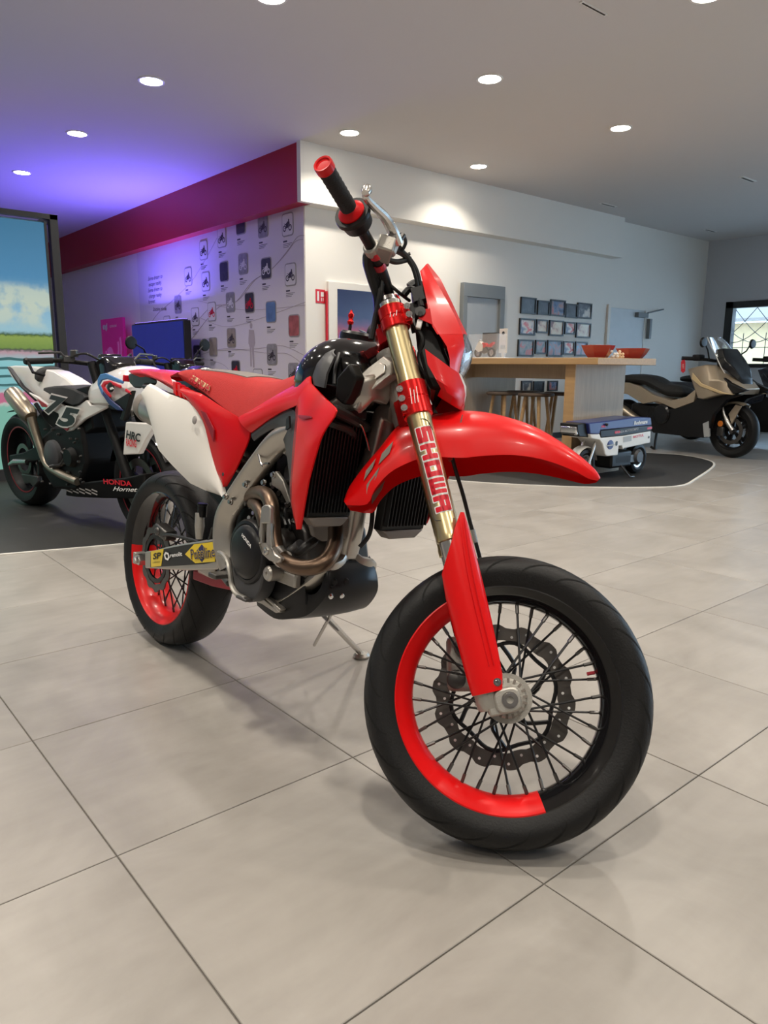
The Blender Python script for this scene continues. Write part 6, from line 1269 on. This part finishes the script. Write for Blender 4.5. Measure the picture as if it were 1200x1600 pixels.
ob('body_slot', Geo().prism(Q7([(612, 460), (628, 440), (638, 450), (634, 490), (618, 502), (612, 490)], .1165), (0, .001, 0)), 'black_print', mb); ob('body_hole', Geo().lathe([(0, .001), (.012, .001)], q7(1003, 398, .117), (0, 1, 0), 12), 'black_print', mb, fix=False)
ob('grey_patch', Geo().prism(Q7([(705, 395), (800, 378), (800, 440), (705, 460)], .1165), (0, .0008, 0)), 'grey_panel', mb)
# ---------------------------------------------------------------- scale model, case and card on the bar
XB = 5.85
q = lambda u, v: onX(u, v, XB); z0 = 1.058
md_ = thing('scale_model_motorcycle', 'red and white scale model motorcycle in a clear case on the bar', 'model', (XB, 4.75, z0))
ca_ = q(747, 553); cb_ = q(768, 553); m0_ = V((XB, 4.75, z0)); y1, y2 = ca_.y - 4.75, cb_.y - 4.75; r = .048
for y_ in (y1, y2):
    ob('tire', Geo().lathe([(r * .7, -.012), (r, -.008), (r, .008), (r * .7, .012)], (0, y_, r + .014), (1, 0, 0), 24), 'rubber', md_); ob('wheel', Geo().lathe([(0, -.006), (.01, -.008), (r * .72, -.006), (r * .72, .006), (0, .008)], (0, y_, r + .014), (1, 0, 0), 20), 'steel', md_)
def mpart(name, pts, w, m_): ob(name, Geo().prism([V((-w / 2, lerp(y1, y2, f), zz)) for f, zz in pts], (w, 0, 0)), m_, md_, bevel=.003)
mpart('frame', [(.1, .07), (.5, .05), (.85, .07), (.6, .12), (.3, .13)], .03, 'dark_steel'); mpart('fairing', [(-.15, .10), (.05, .16), (.2, .18), (.45, .14), (.4, .08), (.1, .07)], .05, 'white_plastic'); mpart('tank', [(.3, .135), (.4, .165), (.6, .16), (.7, .13), (.5, .11)], .045, 'red_plastic'); mpart('tail', [(.65, .13), (.8, .14), (1.15, .17), (1.15, .15), (.9, .115)], .035, 'red_plastic'); mpart('windscreen', [(0, .165), (.12, .20), (.22, .185)], .03, 'grey_panel')
ob('model_base', Geo().b2((-.07, min(y1, y2) - .13, 0), (.09, max(y1, y2) + .09, .014)), 'white_plastic', md_, bevel=.002)
gcs = Geo(); ya, yb = min(y1, y2) - .12, max(y1, y2) + .08
for a, b in (((-.065, ya, .014), (-.062, yb, .25)), ((.082, ya, .014), (.085, yb, .25)), ((-.062, ya, .014), (.082, ya + .003, .25)), ((-.062, yb - .003, .014), (.082, yb, .25)), ((-.065, ya, .25), (.085, yb, .253))): gcs.b2(a, b)
ob('clear_case', gcs, 'acrylic', md_)
a = q(768.5, 513); b = q(780, 545)
t = thing('info_card', 'white upright information card beside the model case on the bar', 'card', (XB + .12, (a.y + b.y) / 2, z0)); w = abs(a.y - b.y) / 2
ob('card', Geo().b2((0, -w, .06), (.004, w, a.z - z0)), 'white_plastic', t); ob('card_logo', Geo().lathe([(0, 0), (.018, 0)], (-.002, 0, a.z - z0 - .045), (-1, 0, 0), 14), 'black_print', t, fix=False); ob('card_print', Geo().b2((-.002, -w * .6, .10), (0, w * .6, .14)), 'grey_panel', t); ob('card_foot', Geo().b2((-.03, -w * 1.5, 0), (.05, w * 1.5, .012)).b2((0, -w * .3, .012), (.004, w * .3, .06)), 'white_plastic', t)
a = q(729, 519); b = q(755, 546); t = thing('black_sign', 'small black sign board behind the scale model on the bar', 'sign', (XB + .25, (a.y + b.y) / 2, z0)); w = abs(a.y - b.y) / 2
ob('board', Geo().b2((0, -w, .09), (.01, w, a.z - z0)), 'black_frame', t, bevel=.002); ob('board_foot', Geo().b2((-.05, -.02, 0), (.06, .02, .01)).b2((0, -.015, .01), (.01, .015, .1)), 'black_frame', t)
